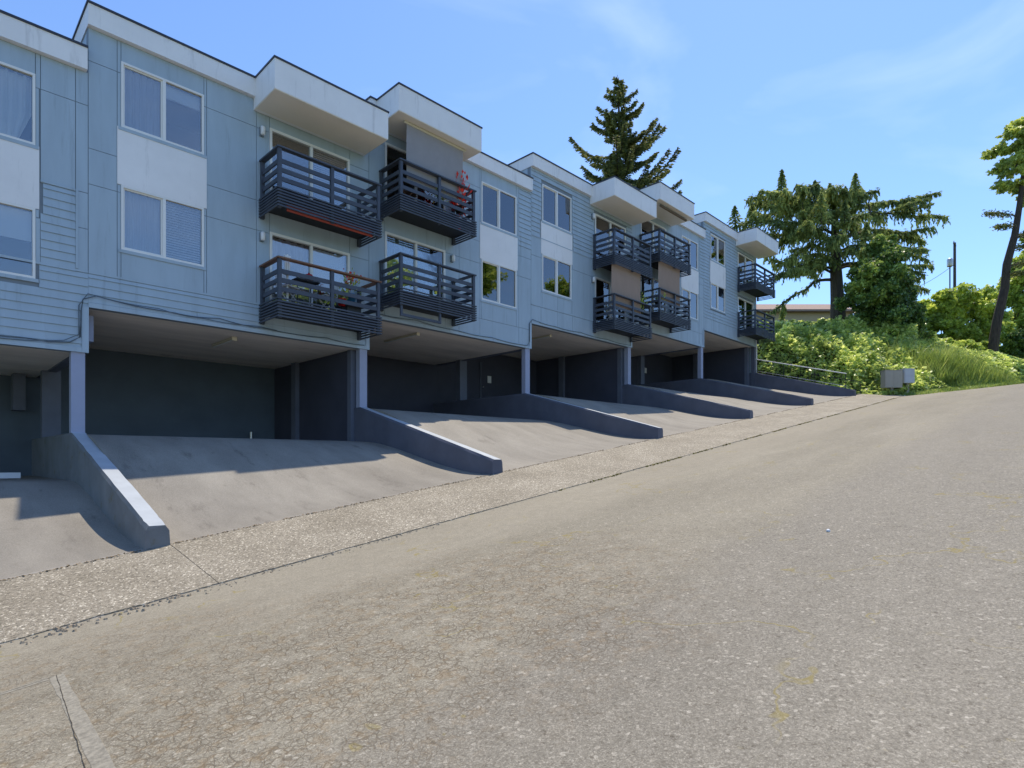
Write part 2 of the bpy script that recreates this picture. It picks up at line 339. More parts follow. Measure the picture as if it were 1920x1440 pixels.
def driveway():
    m = bpy.data.materials.new('worn_driveway_concrete'); m.use_nodes = True; t = m.node_tree; n = t.nodes; bs = n['Principled BSDF']; lk = t.links.new
    bs.inputs['Roughness'].default_value = .75; bs.inputs['Specular IOR Level'].default_value = .3
    g = n.new('ShaderNodeNewGeometry'); P = g.outputs['Position']
    mp = n.new('ShaderNodeMapping'); mp.inputs['Scale'].default_value = (1.5,.35,1); mp.inputs['Rotation'].default_value = (0,0,-.25); lk(P, mp.inputs[0])
    def nz(sc, src, det=7, ro=.62):
        x = n.new('ShaderNodeTexNoise'); x.inputs['Scale'].default_value = sc; x.inputs['Detail'].default_value = det; x.inputs['Roughness'].default_value = ro; lk(src, x.inputs[0]); return x.outputs[0]
    def rm(s, a, ca, b, cb):
        r = n.new('ShaderNodeValToRGB'); e = r.color_ramp.elements; e[0].position = a; e[0].color = (*ca,1); e[1].position = b; e[1].color = (*cb,1); lk(s, r.inputs[0]); return r.outputs[0]
    def mix(f, a, b):
        x = n.new('ShaderNodeMix'); x.data_type = 'RGBA'
        if isinstance(f, float): x.inputs[0].default_value = f
        else: lk(f, x.inputs[0])
        lk(a, x.inputs[6])
        if isinstance(b, tuple): x.inputs[7].default_value = (*b,1)
        else: lk(b, x.inputs[7])
        return x.outputs[2]
    c = rm(nz(1.0, mp.outputs[0]), .32, (.165,.150,.125), .68, (.335,.310,.262))
    c = mix(.45, c, rm(nz(.35, P, 4), .35, (.190,.175,.150), .65, (.325,.302,.258)))
    k = rm(nz(1.7, mp.outputs[0], 9, .72), .575, (0,0,0), .70, (.85,.85,.85)); c = mix(k, c, (.115,.10,.082))
    k2 = rm(nz(.9, P, 6, .75), .62, (0,0,0), .70, (.55,.55,.55)); c = mix(k2, c, (.13,.115,.095))
    c = mix(.18, c, rm(nz(60, P, 2), .4, (.12,.11,.1), .6, (.45,.43,.4)))
    lk(c, bs.inputs['Base Color'])
    b = n.new('ShaderNodeBump'); b.inputs['Strength'].default_value = .3; b.inputs['Distance'].default_value = .006; lk(nz(45, P, 3), b.inputs['Height']); lk(b.outputs[0], bs.inputs['Normal'])
    return m
M['drive'] = driveway()

# ------------------------------------------------------------------ levels
B = [-4.2, 2.615, 9.33, 16.26, 23.02, 29.99, 36.8]           # unit boundaries along the facade
STEP = .957
def so_(n): return (n-1)*STEP
def grade(u):
    """height of the street line running uphill"""
    if u < -30: return .1405*(-32.6) + .02*(u+30)
    if u < 38: return .1405*(u-2.6)
    if u < 52: return .1405*35.4 + .118*(u-38)
    return .1405*35.4 + .118*14 + .05*(u-52)
def z_in(u): return -1.212 + grade(u)
def z_out(u): return -1.492 + grade(u)
def z_road(u, v): return z_out(u) - .016 + .025*(7.57-v)
def sstep(t): t = min(1, max(0, t)); return t*t*(3-2*t)
EX, EY = 38.3, 7.35                                           # verge line start, runs off to the right
def verge_d(u, v): return ((u-EX)*4.2 + (v-EY)*7.4)/8.51
def z_hill(u, v):
    d = verge_d(u, v)
    h = .03 + .10*min(max(d,0),3) + 4.7*sstep((d-.8)/11.5)*(1-.6*sstep((u-49)/12)*sstep((12-v)/5)) + .06*max(0, d-12)
    if u < 40.5:                                              # path beside the end wall
        k = sstep((40.5-u)/2.6); p = -.05 + 2.0*sstep((v-8.6)/8.5)
        h = h*(1-k) + p*k
    if d < 0: h = -.25
    return z_out(u) + h - .02

# ------------------------------------------------------------------ ground, road, sidewalk, driveways
def grid(name, us, vs_, fn, m, parent=None, smooth=True):
    mb = MB(); nu, nv = len(us), len(vs_)
    for u in us:
        for v in vs_: mb.v.append((u, v, fn(u, v)))
    for i in range(nu-1):
        for j in range(nv-1):
            a = i*nv+j; mb.f.append((a, a+nv, a+nv+1, a+1)); mb.m.append(0)
    return mb.build(name, m, parent, smooth)
def lin(a, b, n): return [a+(b-a)*i/(n-1) for i in range(n)]

ext = [-900,-300,-120] + lin(-60,120,46) + [200,400,900]
def z_ground(u, v):
    z = z_out(u) - .6
    if v > 9 and u < 37: z = min(z, z_in(u)-.9)
    return z
struct(grid('ground', ext, [-900,-300,-100,-60,-40,-24,-12.2,9,12,26,40,80,160,400,900], z_ground, M['grassbase']))
struct(grid('road', lin(-45,110,156), lin(-12,7.57,14), z_road, M['asphalt']))

sidewalk = struct(grid('sidewalk', lin(-16,39.7,29), [7.56,9.6], lambda u,v: (z_out(u)+(z_in(u)-z_out(u))*(v-7.57)/1.93)-.016, M['concrete_old']))
joints = [-11.0,-4.25,2.63,9.5,16.4,23.2,30.1,36.9,39.6]
for a, b in zip(joints[:-1], joints[1:]):
    mb = MB(); us = lin(a+.004, b-.004, 110); vv = [7.57, 8.2, 8.9, 9.49]
    def zz(u, v): return z_out(u)+(z_in(u)-z_out(u))*(v-7.57)/1.93 + .008*noise.noise((u*.8, v*.8, 1.0))
    for i, u in enumerate(us):
        for j, v in enumerate(vv):
            vj = v + (.022*noise.noise((u*3.1, 0, 5)) + .022*noise.noise((u*13, 2, 5)) + (.02*noise.noise((u*29, 4, 5)) if u < 3.2 else 0) if j == 0 else 0)
            mb.v.append((u, vj, zz(u, v)))
    k = len(vv)
    for i in range(len(us)-1):
        for j in range(k-1):
            q = i*k+j; mb.f.append((q, q+k, q+k+1, q+1)); mb.m.append(0)
    nb = len(mb.v)
    for i, u in enumerate(us): x, y, z = mb.v[i*k]; mb.v.append((x, y, z-.12))
    for i in range(len(us)-1): mb.f.append((i*k, nb+i, nb+i+1, (i+1)*k)); mb.m.append(0)
    mb.build('paving_slab', M['agg'], sidewalk)

def ramp_z(n, u, v):
    fl = .55 + so_(n); t = (v-9.5)/5.6
    return z_in(u)-.006 + (fl - z_in(u))*sstep(t)
for n in range(6):
    u0, u1 = B[n]-.05, B[n+1]+.15
    if n == 5: u1 = 36.95
    if n == 0: u0 = -6
    o = grid('driveway', lin(u0,u1,14), lin(9.497,15.1,26) + [16,18,20.6], lambda u,v: ramp_z(n,u,v), M['drive']); struct(o)
    mb = MB(); vv = lin(9.497,15.1,26)+[16,18,20.6]
    for uu in (u0,u1):
        for a,b in zip(vv[:-1],vv[1:]): mb.quad([(uu,a,ramp_z(n,uu,a)),(uu,b,ramp_z(n,uu,b)),(uu,b,ramp_z(n,uu,b)-.6),(uu,a,ramp_z(n,uu,a)-.6)])
    mb.build('driveway_edge', M['drive'], o)

# ------------------------------------------------------------------ ramp walls between the driveways
def ramp_wall(n, label):
    ub = B[n]; u0, u1 = ub-.30, ub-.01
    if n == 6: u0, u1 = 36.72, 37.02
    mb = MB(); fl = .55 + so_(n) + .02
    zend = z_in((u0+u1)/2) + .31
    if n == 6: fl = 5.45
    vs_ = lin(9.46, 9.9, 5) + lin(10.3, 15.0, 14) + [15.6, 20.5]
    def top(v): return fl if v >= 15 else zend + (fl-zend)*(v-9.46)/5.54
    rows = []
    for k, v in enumerate(vs_):
        e = max(0, 1-(v-9.46)/.5); zt = top(v); zb = min(z_in(u0), z_in(u0)) - .5 if v < 11 else min(zt, ramp_z(n-1, u0, v)) - .6
        j = lambda a: .016*noise.noise((a*7.3+n*3.7, v*5.1, 2.2))
        ch = .045*e*abs(noise.noise((n*5.2, v*9, 7.7)))+ .008
        pts = [(u0-.03*e, zb), (u0+j(1), zt-.05-ch*.4), (u0+.025+j(2)+ch*.5, zt-.004*e), (u1-.025+j(3)-ch*.5, zt-.004*e), (u1+j(4), zt-.05-ch), (u1+.05*e, zb)]
        b = len(mb.v)
        for (x, z) in pts: mb.v.append((x, v + (.03*noise.noise((x*9, z*9, n)) if k == 0 else 0), z))
        rows.append(b)
    for a, b in zip(rows[:-1], rows[1:]):
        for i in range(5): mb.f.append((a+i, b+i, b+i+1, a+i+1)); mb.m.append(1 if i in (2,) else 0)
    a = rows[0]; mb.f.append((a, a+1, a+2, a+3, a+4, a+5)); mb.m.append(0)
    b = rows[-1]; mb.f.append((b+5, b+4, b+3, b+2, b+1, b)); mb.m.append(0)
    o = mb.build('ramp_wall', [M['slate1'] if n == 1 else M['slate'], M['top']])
    tag(o, label, 'wall', 'sloping walls between the driveways')
RW = {1: 'near sloping ramp wall with pale blue top and chipped end, leftmost in view',
      2: 'second sloping navy ramp wall from the left, right of the wide first driveway',
      3: 'third sloping navy ramp wall from the left, below the middle pillar',
      4: 'fourth sloping navy ramp wall, third from the handrail end',
      5: 'fifth sloping navy ramp wall, next to last before the handrail',
      6: 'last navy ramp wall carrying the white handrail at the building end'}
for n in range(1, 7): ramp_wall(n, RW[n])

# ------------------------------------------------------------------ the apartment building
bld = empty('apartment_building', (B[1], 15, -1.2), 'blue three storey apartment building stepping uphill over open carports with slatted balconies', 'building')
bld.location = (0, 0, 0)
F = 15.0
OPEN = {0:(.05,1.75), 1:(3.20,4.87), 2:(13.75,15.47), 3:(16.89,18.65), 4:(27.60,29.32), 5:(30.79,32.57)}
CAN = {1:(6.02,9.16), 2:(9.51,12.62), 3:(19.87,23.07), 4:(23.38,26.53), 5:(33.95,37.2), 0:(-3.9,-.75)}
BAL = {1:(6.18,9.01), 2:(9.67,12.49), 3:(20.08,22.89), 4:(23.61,26.42), 5:(34.19,37.03), 0:(-3.8,-.95)}
DOOR = {1:(6.43,8.71), 2:(9.87,12.16), 3:(20.23,22.54), 4:(23.75,26.03), 5:(34.27,36.49), 0:(-3.5,-1.2)}
SEAMS = [3.9, 5.78, 6.53, 8.36]

def sub(rects, h):
    out = []
    for (a, b, c, d) in rects:
        if h[0] >= b-1e-6 or h[1] <= a+1e-6 or h[2] >= d-1e-6 or h[3] <= c+1e-6: out.append((a,b,c,d)); continue
        if h[0] > a: out.append((a, h[0], c, d))
        if h[1] < b: out.append((h[1], b, c, d))
        x0, x1 = max(a,h[0]), min(b,h[1])
        if h[2] > c: out.append((x0, x1, c, h[2]))
        if h[3] < d: out.append((x0, x1, h[3], d))
    return [r for r in out if r[1]-r[0] > .03 and r[3]-r[2] > .03]

BH = .172
def board(w, u0, u1, z0, h):
    MB().prism([(F-.034, z0), (F-.034+.004, z0-.012+.012), (F-.012, z0+h), (F+.002, z0+h), (F+.002, z0)], u0, u1).build('siding_board', M['blue'], w)
def panel(w, u0, u1, z0, z1):
    g = .006
    MB().box(u0+g, u1-g, F-.016, F+.001, z0+g, z1-g).build('wall_panel', M['blue'], w)

def make_unit(n):
    s = so_(n); u0, u1 = B[n], B[n+1]
    wu = OPEN[n]; du = DOOR[n]
    holes = [(wu[0],wu[1],4.555+s,5.95+s), (wu[0],wu[1],7.2+s,8.62+s), (du[0],du[1],3.88+s,5.83+s), (du[0],du[1],6.53+s,8.48+s)]
    # wall core with openings
    rects = [(u0,u1,3.2+s,9.3+s)]
    for h in holes: rects = sub(rects, h)
    mb = MB()
    for a,b,c,d in rects: mb.box(a,b,F+.002,F+.16,c,d)
    w = mb.build('wall', M['core'], bld)
    # cladding
    deco = holes + [(wu[0]-.07, wu[1]+.06, 5.95+s-.002, 7.2+s+.002)]
    laps = {0:[(u0,u1,3.2,4.857), (1.83,2.40,4.857,6.5)], 1:[(u0,u1,3.30,3.9)], 2:[(15.6,u1,6.9,9.05)], 3:[(u0,u1,6.53,9.05)],
            4:[(29.5,u1,6.9,9.05)], 5:[(u0,u1,3.9,9.05)]}[n]
    laps = [(a,b,c+s,d+s) for a,b,c,d in laps]
    pan = [(u0,u1,3.2+s,9.05+s)]
    for l in laps: pan = sub(pan, l)
    if n == 1: pan = sub(pan, (u0,u1,3.2+s,3.30+s)); MB().box(u0,u1,F-.03,F+.001,3.2+s,3.297+s).build('trim_board', M['blue'], w)
    # split at seams
    for z in SEAMS:
        p2 = []
        for a,b,c,d in pan:
            if c+.05 < z+s < d-.05: p2 += [(a,b,c,z+s),(a,b,z+s,d)]
            else: p2.append((a,b,c,d))
        pan = p2
    vs = {0:[2.40], 1:[3.13,4.93,6.1], 2:[13.68,15.55,12.75], 3:[16.82,18.72,19.9,17.8], 4:[24.2,25.2,26.2,26.6,27.5,28.2,29.4], 5:[30.9,31.8,32.7,33.6,34.5,35.6]}[n]
    for x in vs:
        p2 = []
        for a,b,c,d in pan:
            if n in (5,) and d > 3.95+s: p2.append((a,b,c,d)); continue
            if a+.05 < x < b-.05: p2 += [(a,x,c,d),(x,b,c,d)]
            else: p2.append((a,b,c,d))
        pan = p2
    for h in deco: pan = sub(pan, h)
    for r in pan: panel(w, *r)
    for (a,b,c,d) in laps:
        k = 0; z = c
        while z < d-.02:
            h = min(BH, d-z)
            rr = [(a,b,z,z+h)]
            for q in deco:
                q2 = (q[0]-.06, q[1]+.06, q[2]-.02, q[3]+.02); nr = []
                for r in rr:
                    if q2[0] < r[1] and q2[1] > r[0] and q2[2] < r[3]-.03 and q2[3] > r[2]+.03:
                        if q2[0] > r[0]+.03: nr.append((r[0],q2[0],r[2],r[3]))
                        if q2[1] < r[1]-.03: nr.append((q2[1],r[1],r[2],r[3]))
                    else: nr.append(r)
                rr = nr
            for r in rr:
                if r[1]-r[0] > 4.5:
                    j = r[0] + 1.2 + (r[1]-r[0]-2.4)*((k*.37+n*.21) % 1)
                    board(w, r[0]+.001, j-.002, z, h-.001); board(w, j+.002, r[1]-.001, z, h-.001)
                else: board(w, r[0]+.001, r[1]-.001, z, h-.001)
            z += BH; k += 1
    # trims: horizontal band, corner board
    zb = {0:4.857, 1:3.9, 3:3.9, 5:3.9}.get(n)
    if zb: box('trim_strip', (u0+.004,u1-.004,F-.026,F-.0165,zb+s+.008,zb+s+.055), M['blue'], w)
    if n in (3,): box('trim_strip', (u0+.004,CAN[n][0],F-.036,F-.035,6.50+s,6.53+s), M['blue'], w)
    box('corner_board', (u1-.11,u1+.006,F-.045,F-.0355,3.2+s-.004,3.2+s+STEP), M['blue'], w)
    box('bottom_trim', (u0+.002,u1-.112,F-.043,F-.0352,3.2+s-.004,3.2+s+.095), M['blue'], w)
    if n == 0: box('trim_strip', (2.40,2.445,F-.036,F-.0165,4.92+s,6.55+s), M['blue'], w); box('trim_strip', (1.83,2.395,F-.036,F-.0165,6.51+s,6.555+s), M['blue'], w)
    # spandrel between the windows
    box('spandrel_panel', (wu[0]-.07,wu[1]+.06,F-.028,F+.001,5.952+s,7.198+s), M['white'], bld)
    # side walls, rear wall, floors, roof
    box('party_wall', (u1-.16,u1-.004,F+.165,25,3.3+s,9.3+s), M['blue'], bld)
    lw = box('party_wall', (u0+.004,u0+.15,F+.165,25,3.32+s,9.3+s), M['blue'], bld)
    for k in range(6):
        z = 8.55+s-STEP-.1 + k*.172
        if z > 9.0+s: break
    box('rear_wall', (u0+.16,u1-.165,24.8,25,3.32+s,9.3+s), M['blue'], bld)
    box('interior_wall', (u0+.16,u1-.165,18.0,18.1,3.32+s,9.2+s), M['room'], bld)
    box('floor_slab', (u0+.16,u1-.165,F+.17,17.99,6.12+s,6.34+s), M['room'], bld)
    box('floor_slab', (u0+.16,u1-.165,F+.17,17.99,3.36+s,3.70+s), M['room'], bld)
    box('roof', (u0+.01,u1-.01,F+.01,25.1,9.30+s,9.46+s), M['flash'], bld)
    # fascia with flashing
    fa = box('fascia', (u0-.02,u1-.03,F-.14,F+.0,9.05+s,9.49+s), M['white'], bld)
    box('flashing', (u0-.045,u1-.02,F-.165,F+.05,9.492+s,9.535+s), M['flash'], fa)
    fl = box('fascia', (u0-.02,u0+.08,F+.002,25.1,9.05+s,9.49+s), M['white'], bld)
    box('flashing', (u0-.045,u0+.06,F+.052,25.12,9.492+s,9.535+s), M['flash'], fl)
    # canopy over the balconies
    c0, c1 = CAN[n]
    mb = MB(); mb.box(c0,c1,13.74,F-.142,8.762+s,9.478+s)
    ca = mb.build('roof_canopy', M['white'], bld)
    box('canopy_soffit', (c0+.012,c1-.012,13.752,F-.145,8.745+s,8.7615+s), M['soffit'], ca)
    box('flashing', (c0-.022,c1+.022,13.718,F-.166,9.481+s,9.522+s), M['flash'], ca)
    box('canopy_return', (c0+.002,c1-.002,F-.14,F-.03,8.747+s,9.048+s), M['white'], ca)

for n in range(6): make_unit(n)

# windows
def window(n, z0, z1, left, right):
    u0, u1 = OPEN[n]; s = so_(n); z0 += s; z1 += s; t = .045; y0, y1 = F-.03, F+.06
    mid = (u0+u1)/2
    mb = MB().box(u0,u1,y0,y1,z0,z0+t).box(u0,u1,y0,y1,z1-t,z1).box(u0,u0+t,y0+.001,y1,z0+t,z1-t).box(u1-t,u1,y0+.001,y1,z0+t,z1-t).box(mid-.032,mid+.032,y0+.004,y1,z0+t,z1-t)
    w = mb.build('window', M['vinyl'], bld)
    box('sill_casing', (u0-.05,u1+.05,F-.040,F-.0285,z0-.07,z0-.001), M['blue'], w)
    # sliding sash on one side
    sx = (u0+t, mid-.032)
    MB().box(sx[0],sx[0]+.03,F+.01,F+.05,z0+t,z1-t).box(sx[1]-.03,sx[1],F+.01,F+.05,z0+t,z1-t).box(sx[0]+.03,sx[1]-.03,F+.01,F+.05,z0+t,z0+t+.03).box(sx[0]+.03,sx[1]-.03,F+.01,F+.05,z1-t-.03,z1-t).build('sash', M['vinyl'], w)
    for (a, b, y), kind in (((u0+t,mid-.032,F+.03), left), ((mid+.032,u1-t,F+.015), right)):
        MB().box(a+.002,b-.002,y,y+.006,z0+t,z1-t).build('pane', M['glass'], w)
        covering(w, a, b, z0+t, z1-t, kind)
def covering(w, a, b, z0, z1, kind):
    y = F+.13; H = z1-z0
    if kind == 'dark': return
    if kind == 'open_blind': box('blind', (a,b,y,y+.03,z1-.22*H,z1), M['blind'], w); return
    if kind in ('blind','slats'):
        mb = MB(); nsl = int(H/.055); 
        for i in range(nsl):
            z = z0 + (i+.5)*H/nsl
            mb.quad([(a,y-.012,z-.022),(b,y-.012,z-.022),(b,y+.012,z+.026),(a,y+.012,z+.026)])
        mb.build('blind', M['blind'] if kind == 'blind' else M['sheer'], w); return
    if kind == 'roller': box('blind', (a,b,y,y+.006,z0+.55*H,z1), M['blind'], w); return
    # curtains, wavy; green ones have tree reflections painted into their colour
    mm = {'curtain':'curtain','half':'curtain','sheer':'sheer','gather':'curtain','green':'greenreflection'}[kind]
    bb = a+(b-a)*.62 if kind == 'half' else b
    mb = MB(); N = 40
    for i in range(N+1):
        t = i/N; x = a+(bb-a)*t; yy = y+.03*math.sin(t*34+a*7)+.012*math.sin(t*71)
        xg = x - (.28*(t**3)*(b-a) if kind == 'gather' else 0)
        mb.v += [(xg,yy,z0),(x,yy,(z0+z1)/2 if kind != 'gather' else z0+.45*H),(x,yy,z1)]
    for i in range(N):
        for j in range(2): mb.f.append((i*3+j,(i+1)*3+j,(i+1)*3+j+1,i*3+j+1)); mb.m.append(0)
    mb.build('curtain', M[mm], w, True)  # the green kind is a painted reflection in curtain shape
LO, UP = (4.555,5.95), (7.2,8.62)
WIN = {0:(('curtain','roller'),('curtain','gather')), 1:(('sheer','slats'),('sheer','open_blind')), 2:(('dark','dark'),('blind','blind')),
       3:(('sheer','green'),('curtain','half')), 4:(('dark','green'),('dark','dark')), 5:(('dark','green'),('curtain','open_blind'))}
for n in range(6): window(n, *LO, *WIN[n][0]); window(n, *UP, *WIN[n][1])

# sliding doors
def slider(n, z0, z1, left, right):
    u0, u1 = DOOR[n]; s = so_(n); z0 += s; z1 += s; t = .065; y0, y1 = F-.035, F+.08; mid = (u0+u1)/2
    mb = MB().box(u0,u1,y0,y1,z0,z0+t).box(u0,u1,y0,y1,z1-t,z1).box(u0,u0+t,y0+.001,y1,z0+t,z1-t).box(u1-t,u1,y0+.001,y1,z0+t,z1-t).box(mid-.035,mid+.035,y0+.012,y1,z0+t,z1-t)
    w = mb.build('sliding_door', M['vinyl'], bld)
    for a, b, y, kind in ((u0+t,mid-.035,F+.03,left),(mid+.035,u1-t,F+.012,right)):
        MB().box(a+.002,b-.002,y,y+.006,z0+t,z1-t).build('pane', M['glass'], w)
        covering(w, a, b, z0+t, z1-t, kind)
DZ, DZ2 = (3.88,5.83), (6.53,8.48)
SD = {0:(('dark','dark'),('dark','dark')), 1:(('sheer','roller'),('dark','slats')), 2:(('green','green'),('dark','slats')), 3:(('dark','dark'),('sheer','dark')), 4:(('dark','blind'),('dark','blind')), 5:(('dark','green'),('sheer','green'))}
for n in range(6): slider(n, *DZ, *SD[n][0]); slider(n, *DZ2, *SD[n][1])

# balconies
def balcony(n, up):
    u0, u1 = BAL[n]; s = so_(n) + (2.65 if up else 0); y0, y1 = 13.9, F-.046
    rail = M['wood'] if (n == 1 and not up) else M['slat']
    fl = MB().box(u0+.05,u1-.05,y0+.05,y1,3.64+s,3.86+s).build('balcony', M['slatface'], bld)
    P = .085; mid = (u0+u1)/2
    for (a, b) in ((u0,y0),(u1-P,y0),(mid-P/2,y0)): box('post', (a,a+P,b,b+P,3.42+s,4.845+s), M['slat'], fl)
    for a in (u0,u1-P): box('post', (a,a+P,y1-P-.002,y1-.001,3.42+s,4.845+s), M['slat'], fl)
    zr0, zr1 = 4.847+s, 4.885+s
    box('top_rail', (u0-.03,u1+.03,y0-.035,y0+.115,zr0,zr1), rail, fl)
    for a in (u0-.03,u1-.115): box('top_rail', (a,a+.145,y0+.117,y1,zr0,zr1), rail, fl)
    sl_ = [(4.50,.105),(4.285,.105),(4.07,.105)] + [(3.87-.072*i,.036) for i in range(7)]
    for k, (z, h) in enumerate(sl_):
        z = z+s; dense = k >= 3; p = .036 if dense else 0
        if dense:
            box('slat', (u0-p,u1+p,y0-p,y0-.001,z,z+h), M['slat'], fl)
            box('slat', (u0-p,u0-.001,y0+.0005,y1,z,z+h), M['slat'], fl); box('slat', (u1+.001,u1+p,y0+.0005,y1,z,z+h), M['slat'], fl)
        else:
            box('slat', (u0+P+.001,mid-P/2-.001,y0+.02,y0+.055,z,z+h), M['slat'], fl); box('slat', (mid+P/2+.001,u1-P-.001,y0+.02,y0+.055,z,z+h), M['slat'], fl)
            box('slat', (u0+.02,u0+.055,y0+P+.001,y1-P-.004,z,z+h), M['slat'], fl); box('slat', (u1-.055,u1-.02,y0+P+.001,y1-P-.004,z,z+h), M['slat'], fl)
    if n == 2 and not up:                                    # hanging bracket below the lower balcony
        MB().box(u0+.02,u0+.09,y0+.01,y0+.06,3.20+s,3.415+s).box(u1-1.42,u1-1.35,y0+.01,y0+.06,3.20+s,3.415+s).box(u0+.02,u1-1.35,y0+.012,y0+.058,3.12+s,3.198+s).build('hanging_bracket', M['slat'], fl)
for n in range(1, 6): balcony(n, False); balcony(n, True)
balcony(0, False); balcony(0, True)

# carports: ceilings, rear walls, side walls, pillars
for n in range(6):
    s = so_(n); u0, u1 = B[n], B[n+1]
    box('carport_ceiling', (u0+.003,u1-.003,F+.005,20.62,3.205+s,3.315+s), M['ceil'], bld)
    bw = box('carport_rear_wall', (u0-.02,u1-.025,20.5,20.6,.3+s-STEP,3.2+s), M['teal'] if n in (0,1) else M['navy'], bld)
    if n in (3, 5):
        du = u0+2.5
        d = box('door', (du,du+.92,20.455,20.498,.56+s,2.62+s), M['navy'], bw); box('door_handle', (du+.08,du+.13,20.40,20.454,1.5+s,1.55+s), M['galv'], d)
        box('door_frame', (du-.06,du-.005,20.44,20.498,.56+s,2.68+s), M['pier'], bw)
for n in range(1, 7):
    sl0 = so_(n-1); fl = .55+so_(n); cl = 3.2+sl0; ub = B[n]
    if n in (1, 3, 5):
        box('pier', (ub-.30,ub+.08,18.7,18.95,fl+.022,cl+STEP-.004), M['pier'], bld)
        box('step_beam', (ub-.20,ub-.004,F+.17,20.49,cl-.02,cl+STEP), M['pier'], bld)
    else:
        e = -.08
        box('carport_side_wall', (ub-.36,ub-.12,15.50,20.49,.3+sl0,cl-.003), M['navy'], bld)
        box('pier', (ub-.40,ub-.12,15.30,15.498,.3+sl0,cl-.003), M['pier'], bld)
        box('pilaster', (ub-.50,ub-.362,18.6,18.9,.3+sl0,cl-.003), M['pier'], bld)
        box('step_beam', (ub-.118,ub-.004,F+.17,20.49,cl-.02,cl+STEP), M['pier'], bld)
    if n < 6: box('pillar', (ub-.29,ub-.05,F-.0,F+.19,fl+.015,cl-.002), M['pillar'], bld)
box('pillar', (B[6]-.12,B[6]+.12,F,F+.2,3.9,3.2+so_(5)-.005), M['slate'], bld)
box('end_wall', (B[6]+.001,B[6]+.12,F+.201,25,2.5,3.2+so_(5)+.1), M['blue'], bld)
box('end_wall', (B[6]-.003,B[6]+.115,F-.03,25,3.302+so_(5),9.04+so_(5)), M['blue'], bld)
MB().tube([(B[6]+.17,F-.02,4.9),(B[6]+.17,F-.02,8.1)],.04,8).build('downpipe', M['vinyl'], bld)
box('utility_box', (B[1]+.008,B[1]+.16,F+.35,F+.75,2.55,3.10), M['pillar'], bld)
box('duct_box', (B[1]-.75,B[1]-.5,19.8,20.3,1.3,2.24), M['pier'], bld)

# ------------------------------------------------------------------ small fixtures on the building
def wall_light(u, z, label):
    o = empty('wall_light', (u,F-.06,z), label, 'lamp', 'wall lights beside balcony doors')
    for m_ in (MB().box(-.05,.05,.0,.042,-.11,.11).build('back_plate', M['core']), MB().lathe([(.03,-.10),(.055,-.08),(.06,.07),(.045,.11),(.01,.12)],0,-.06,10).build('shade', M['plastic'], None, True)): m_.parent = o
for n, u, up, lab in ((1,6.22,1,'white wall light left of the upper door of the first two balconies'), (1,6.22,0,'white wall light left of the lower door with the wooden rail'),
                      (2,12.42,0,'white wall light right of the lower balcony door with the hanging bracket'), (3,20.02,0,'white wall light left of the door behind the left tan shade'),
                      (3,20.02,1,'white wall light left of the upper door, third balcony column')):
    wall_light(u, (5.62+2.65*up)+so_(n), lab)
def tube_light(n, u, y0, y1, label):
    z = 3.2+so_(n); o = empty('ceiling_tube_light', (u,y0,z), label, 'lamp', 'tube lights on carport ceilings')
    MB().box(-.05,.05,0,y1-y0,-.05,-.002).build('housing', M['cream'], o); MB().tube([(0,.03,-.07),(0,y1-y0-.03,-.07)],.018,8).build('tube', M['plastic'], o)
    MB().box(-.06,.06,-.03,-.001,-.10,-.002).build('end_cap', M['cream'], o)
tube_light(1, 5.9, 15.9, 17.4, 'bare tube light on the ceiling of the first wide carport')
tube_light(2, 11.6, 15.7, 17.6, 'bare tube light on the second carport ceiling below the hanging bracket')
tube_light(3, 18.3, 15.8, 17.0, 'bare tube light on the third carport ceiling')
tube_light(4, 24.9, 15.6, 17.2, 'bare tube light on the fourth carport ceiling')
tube_light(5, 31.2, 16.0, 17.2, 'bare tube light on the last carport ceiling')
for n, u, lab in ((3, B[3]+2.9, 'white paper notice on the dark door behind the second carport'), (5, B[5]+2.9, 'white paper notice on the dark wall of the fourth carport')):
    tag(box('paper_notice', (u,u+.24,20.445,20.452,1.75+so_(n),2.08+so_(n)), M['paper']), lab, 'notice')
def cable(pts, label, r=.011):
    P = []
    for i in range(len(pts)-1):
        a, b = Vector(pts[i]), Vector(pts[i+1]); k = max(2, int((b-a).length/.25))
        for j in range(k):
            t = j/k; q = a.lerp(b, t); sag = .035*math.sin(math.pi*t) if abs(b.x-a.x) > .6 else 0
            P.append((q.x, q.y, q.z-sag))
    P.append(pts[-1]); tag(MB().tube(P, r, 5).build('cable', M['cable'], None, True), label, 'cable')
Y = F-.06
cable([(-4,Y,2.45),(-1.5,Y,2.50),(.6,Y,2.44),(1.6,Y,2.40),(2.3,Y,2.42),(2.47,Y,2.55),(2.49,Y,3.1),(2.52,Y,3.34),(2.75,Y,3.45),(4.2,Y,3.36),(5.2,Y,3.40),(6.3,Y,3.33),(8.0,Y,3.34),(9.15,Y,3.30)], 'grey cable sagging along the facade edge above the first wide carport')
cable([(-4,Y-.002,2.42),(-.6,Y-.002,2.47),(1.0,Y-.002,2.34),(2.2,Y-.002,2.44),(2.45,Y-.002,2.6),(2.45,Y-.002,3.2),(2.6,Y-.002,3.47),(3.9,Y-.002,3.40),(4.8,Y-.002,3.34),(6.1,Y-.002,3.36),(6.6,Y-.002,3.33)], 'thin second cable looping round the step left of the first carport', .008)
cable([(9.4,Y,4.30),(11,Y,4.33),(12.6,Y,4.27),(14.2,Y,4.27),(16.0,Y,4.24),(16.14,Y,4.4),(16.14,Y,5.1),(16.3,Y,5.26),(17.6,Y,5.20),(19.2,Y,5.22),(21,Y,5.20),(22.9,Y,5.2)], 'grey cable along the facade edge over the second and third carports')

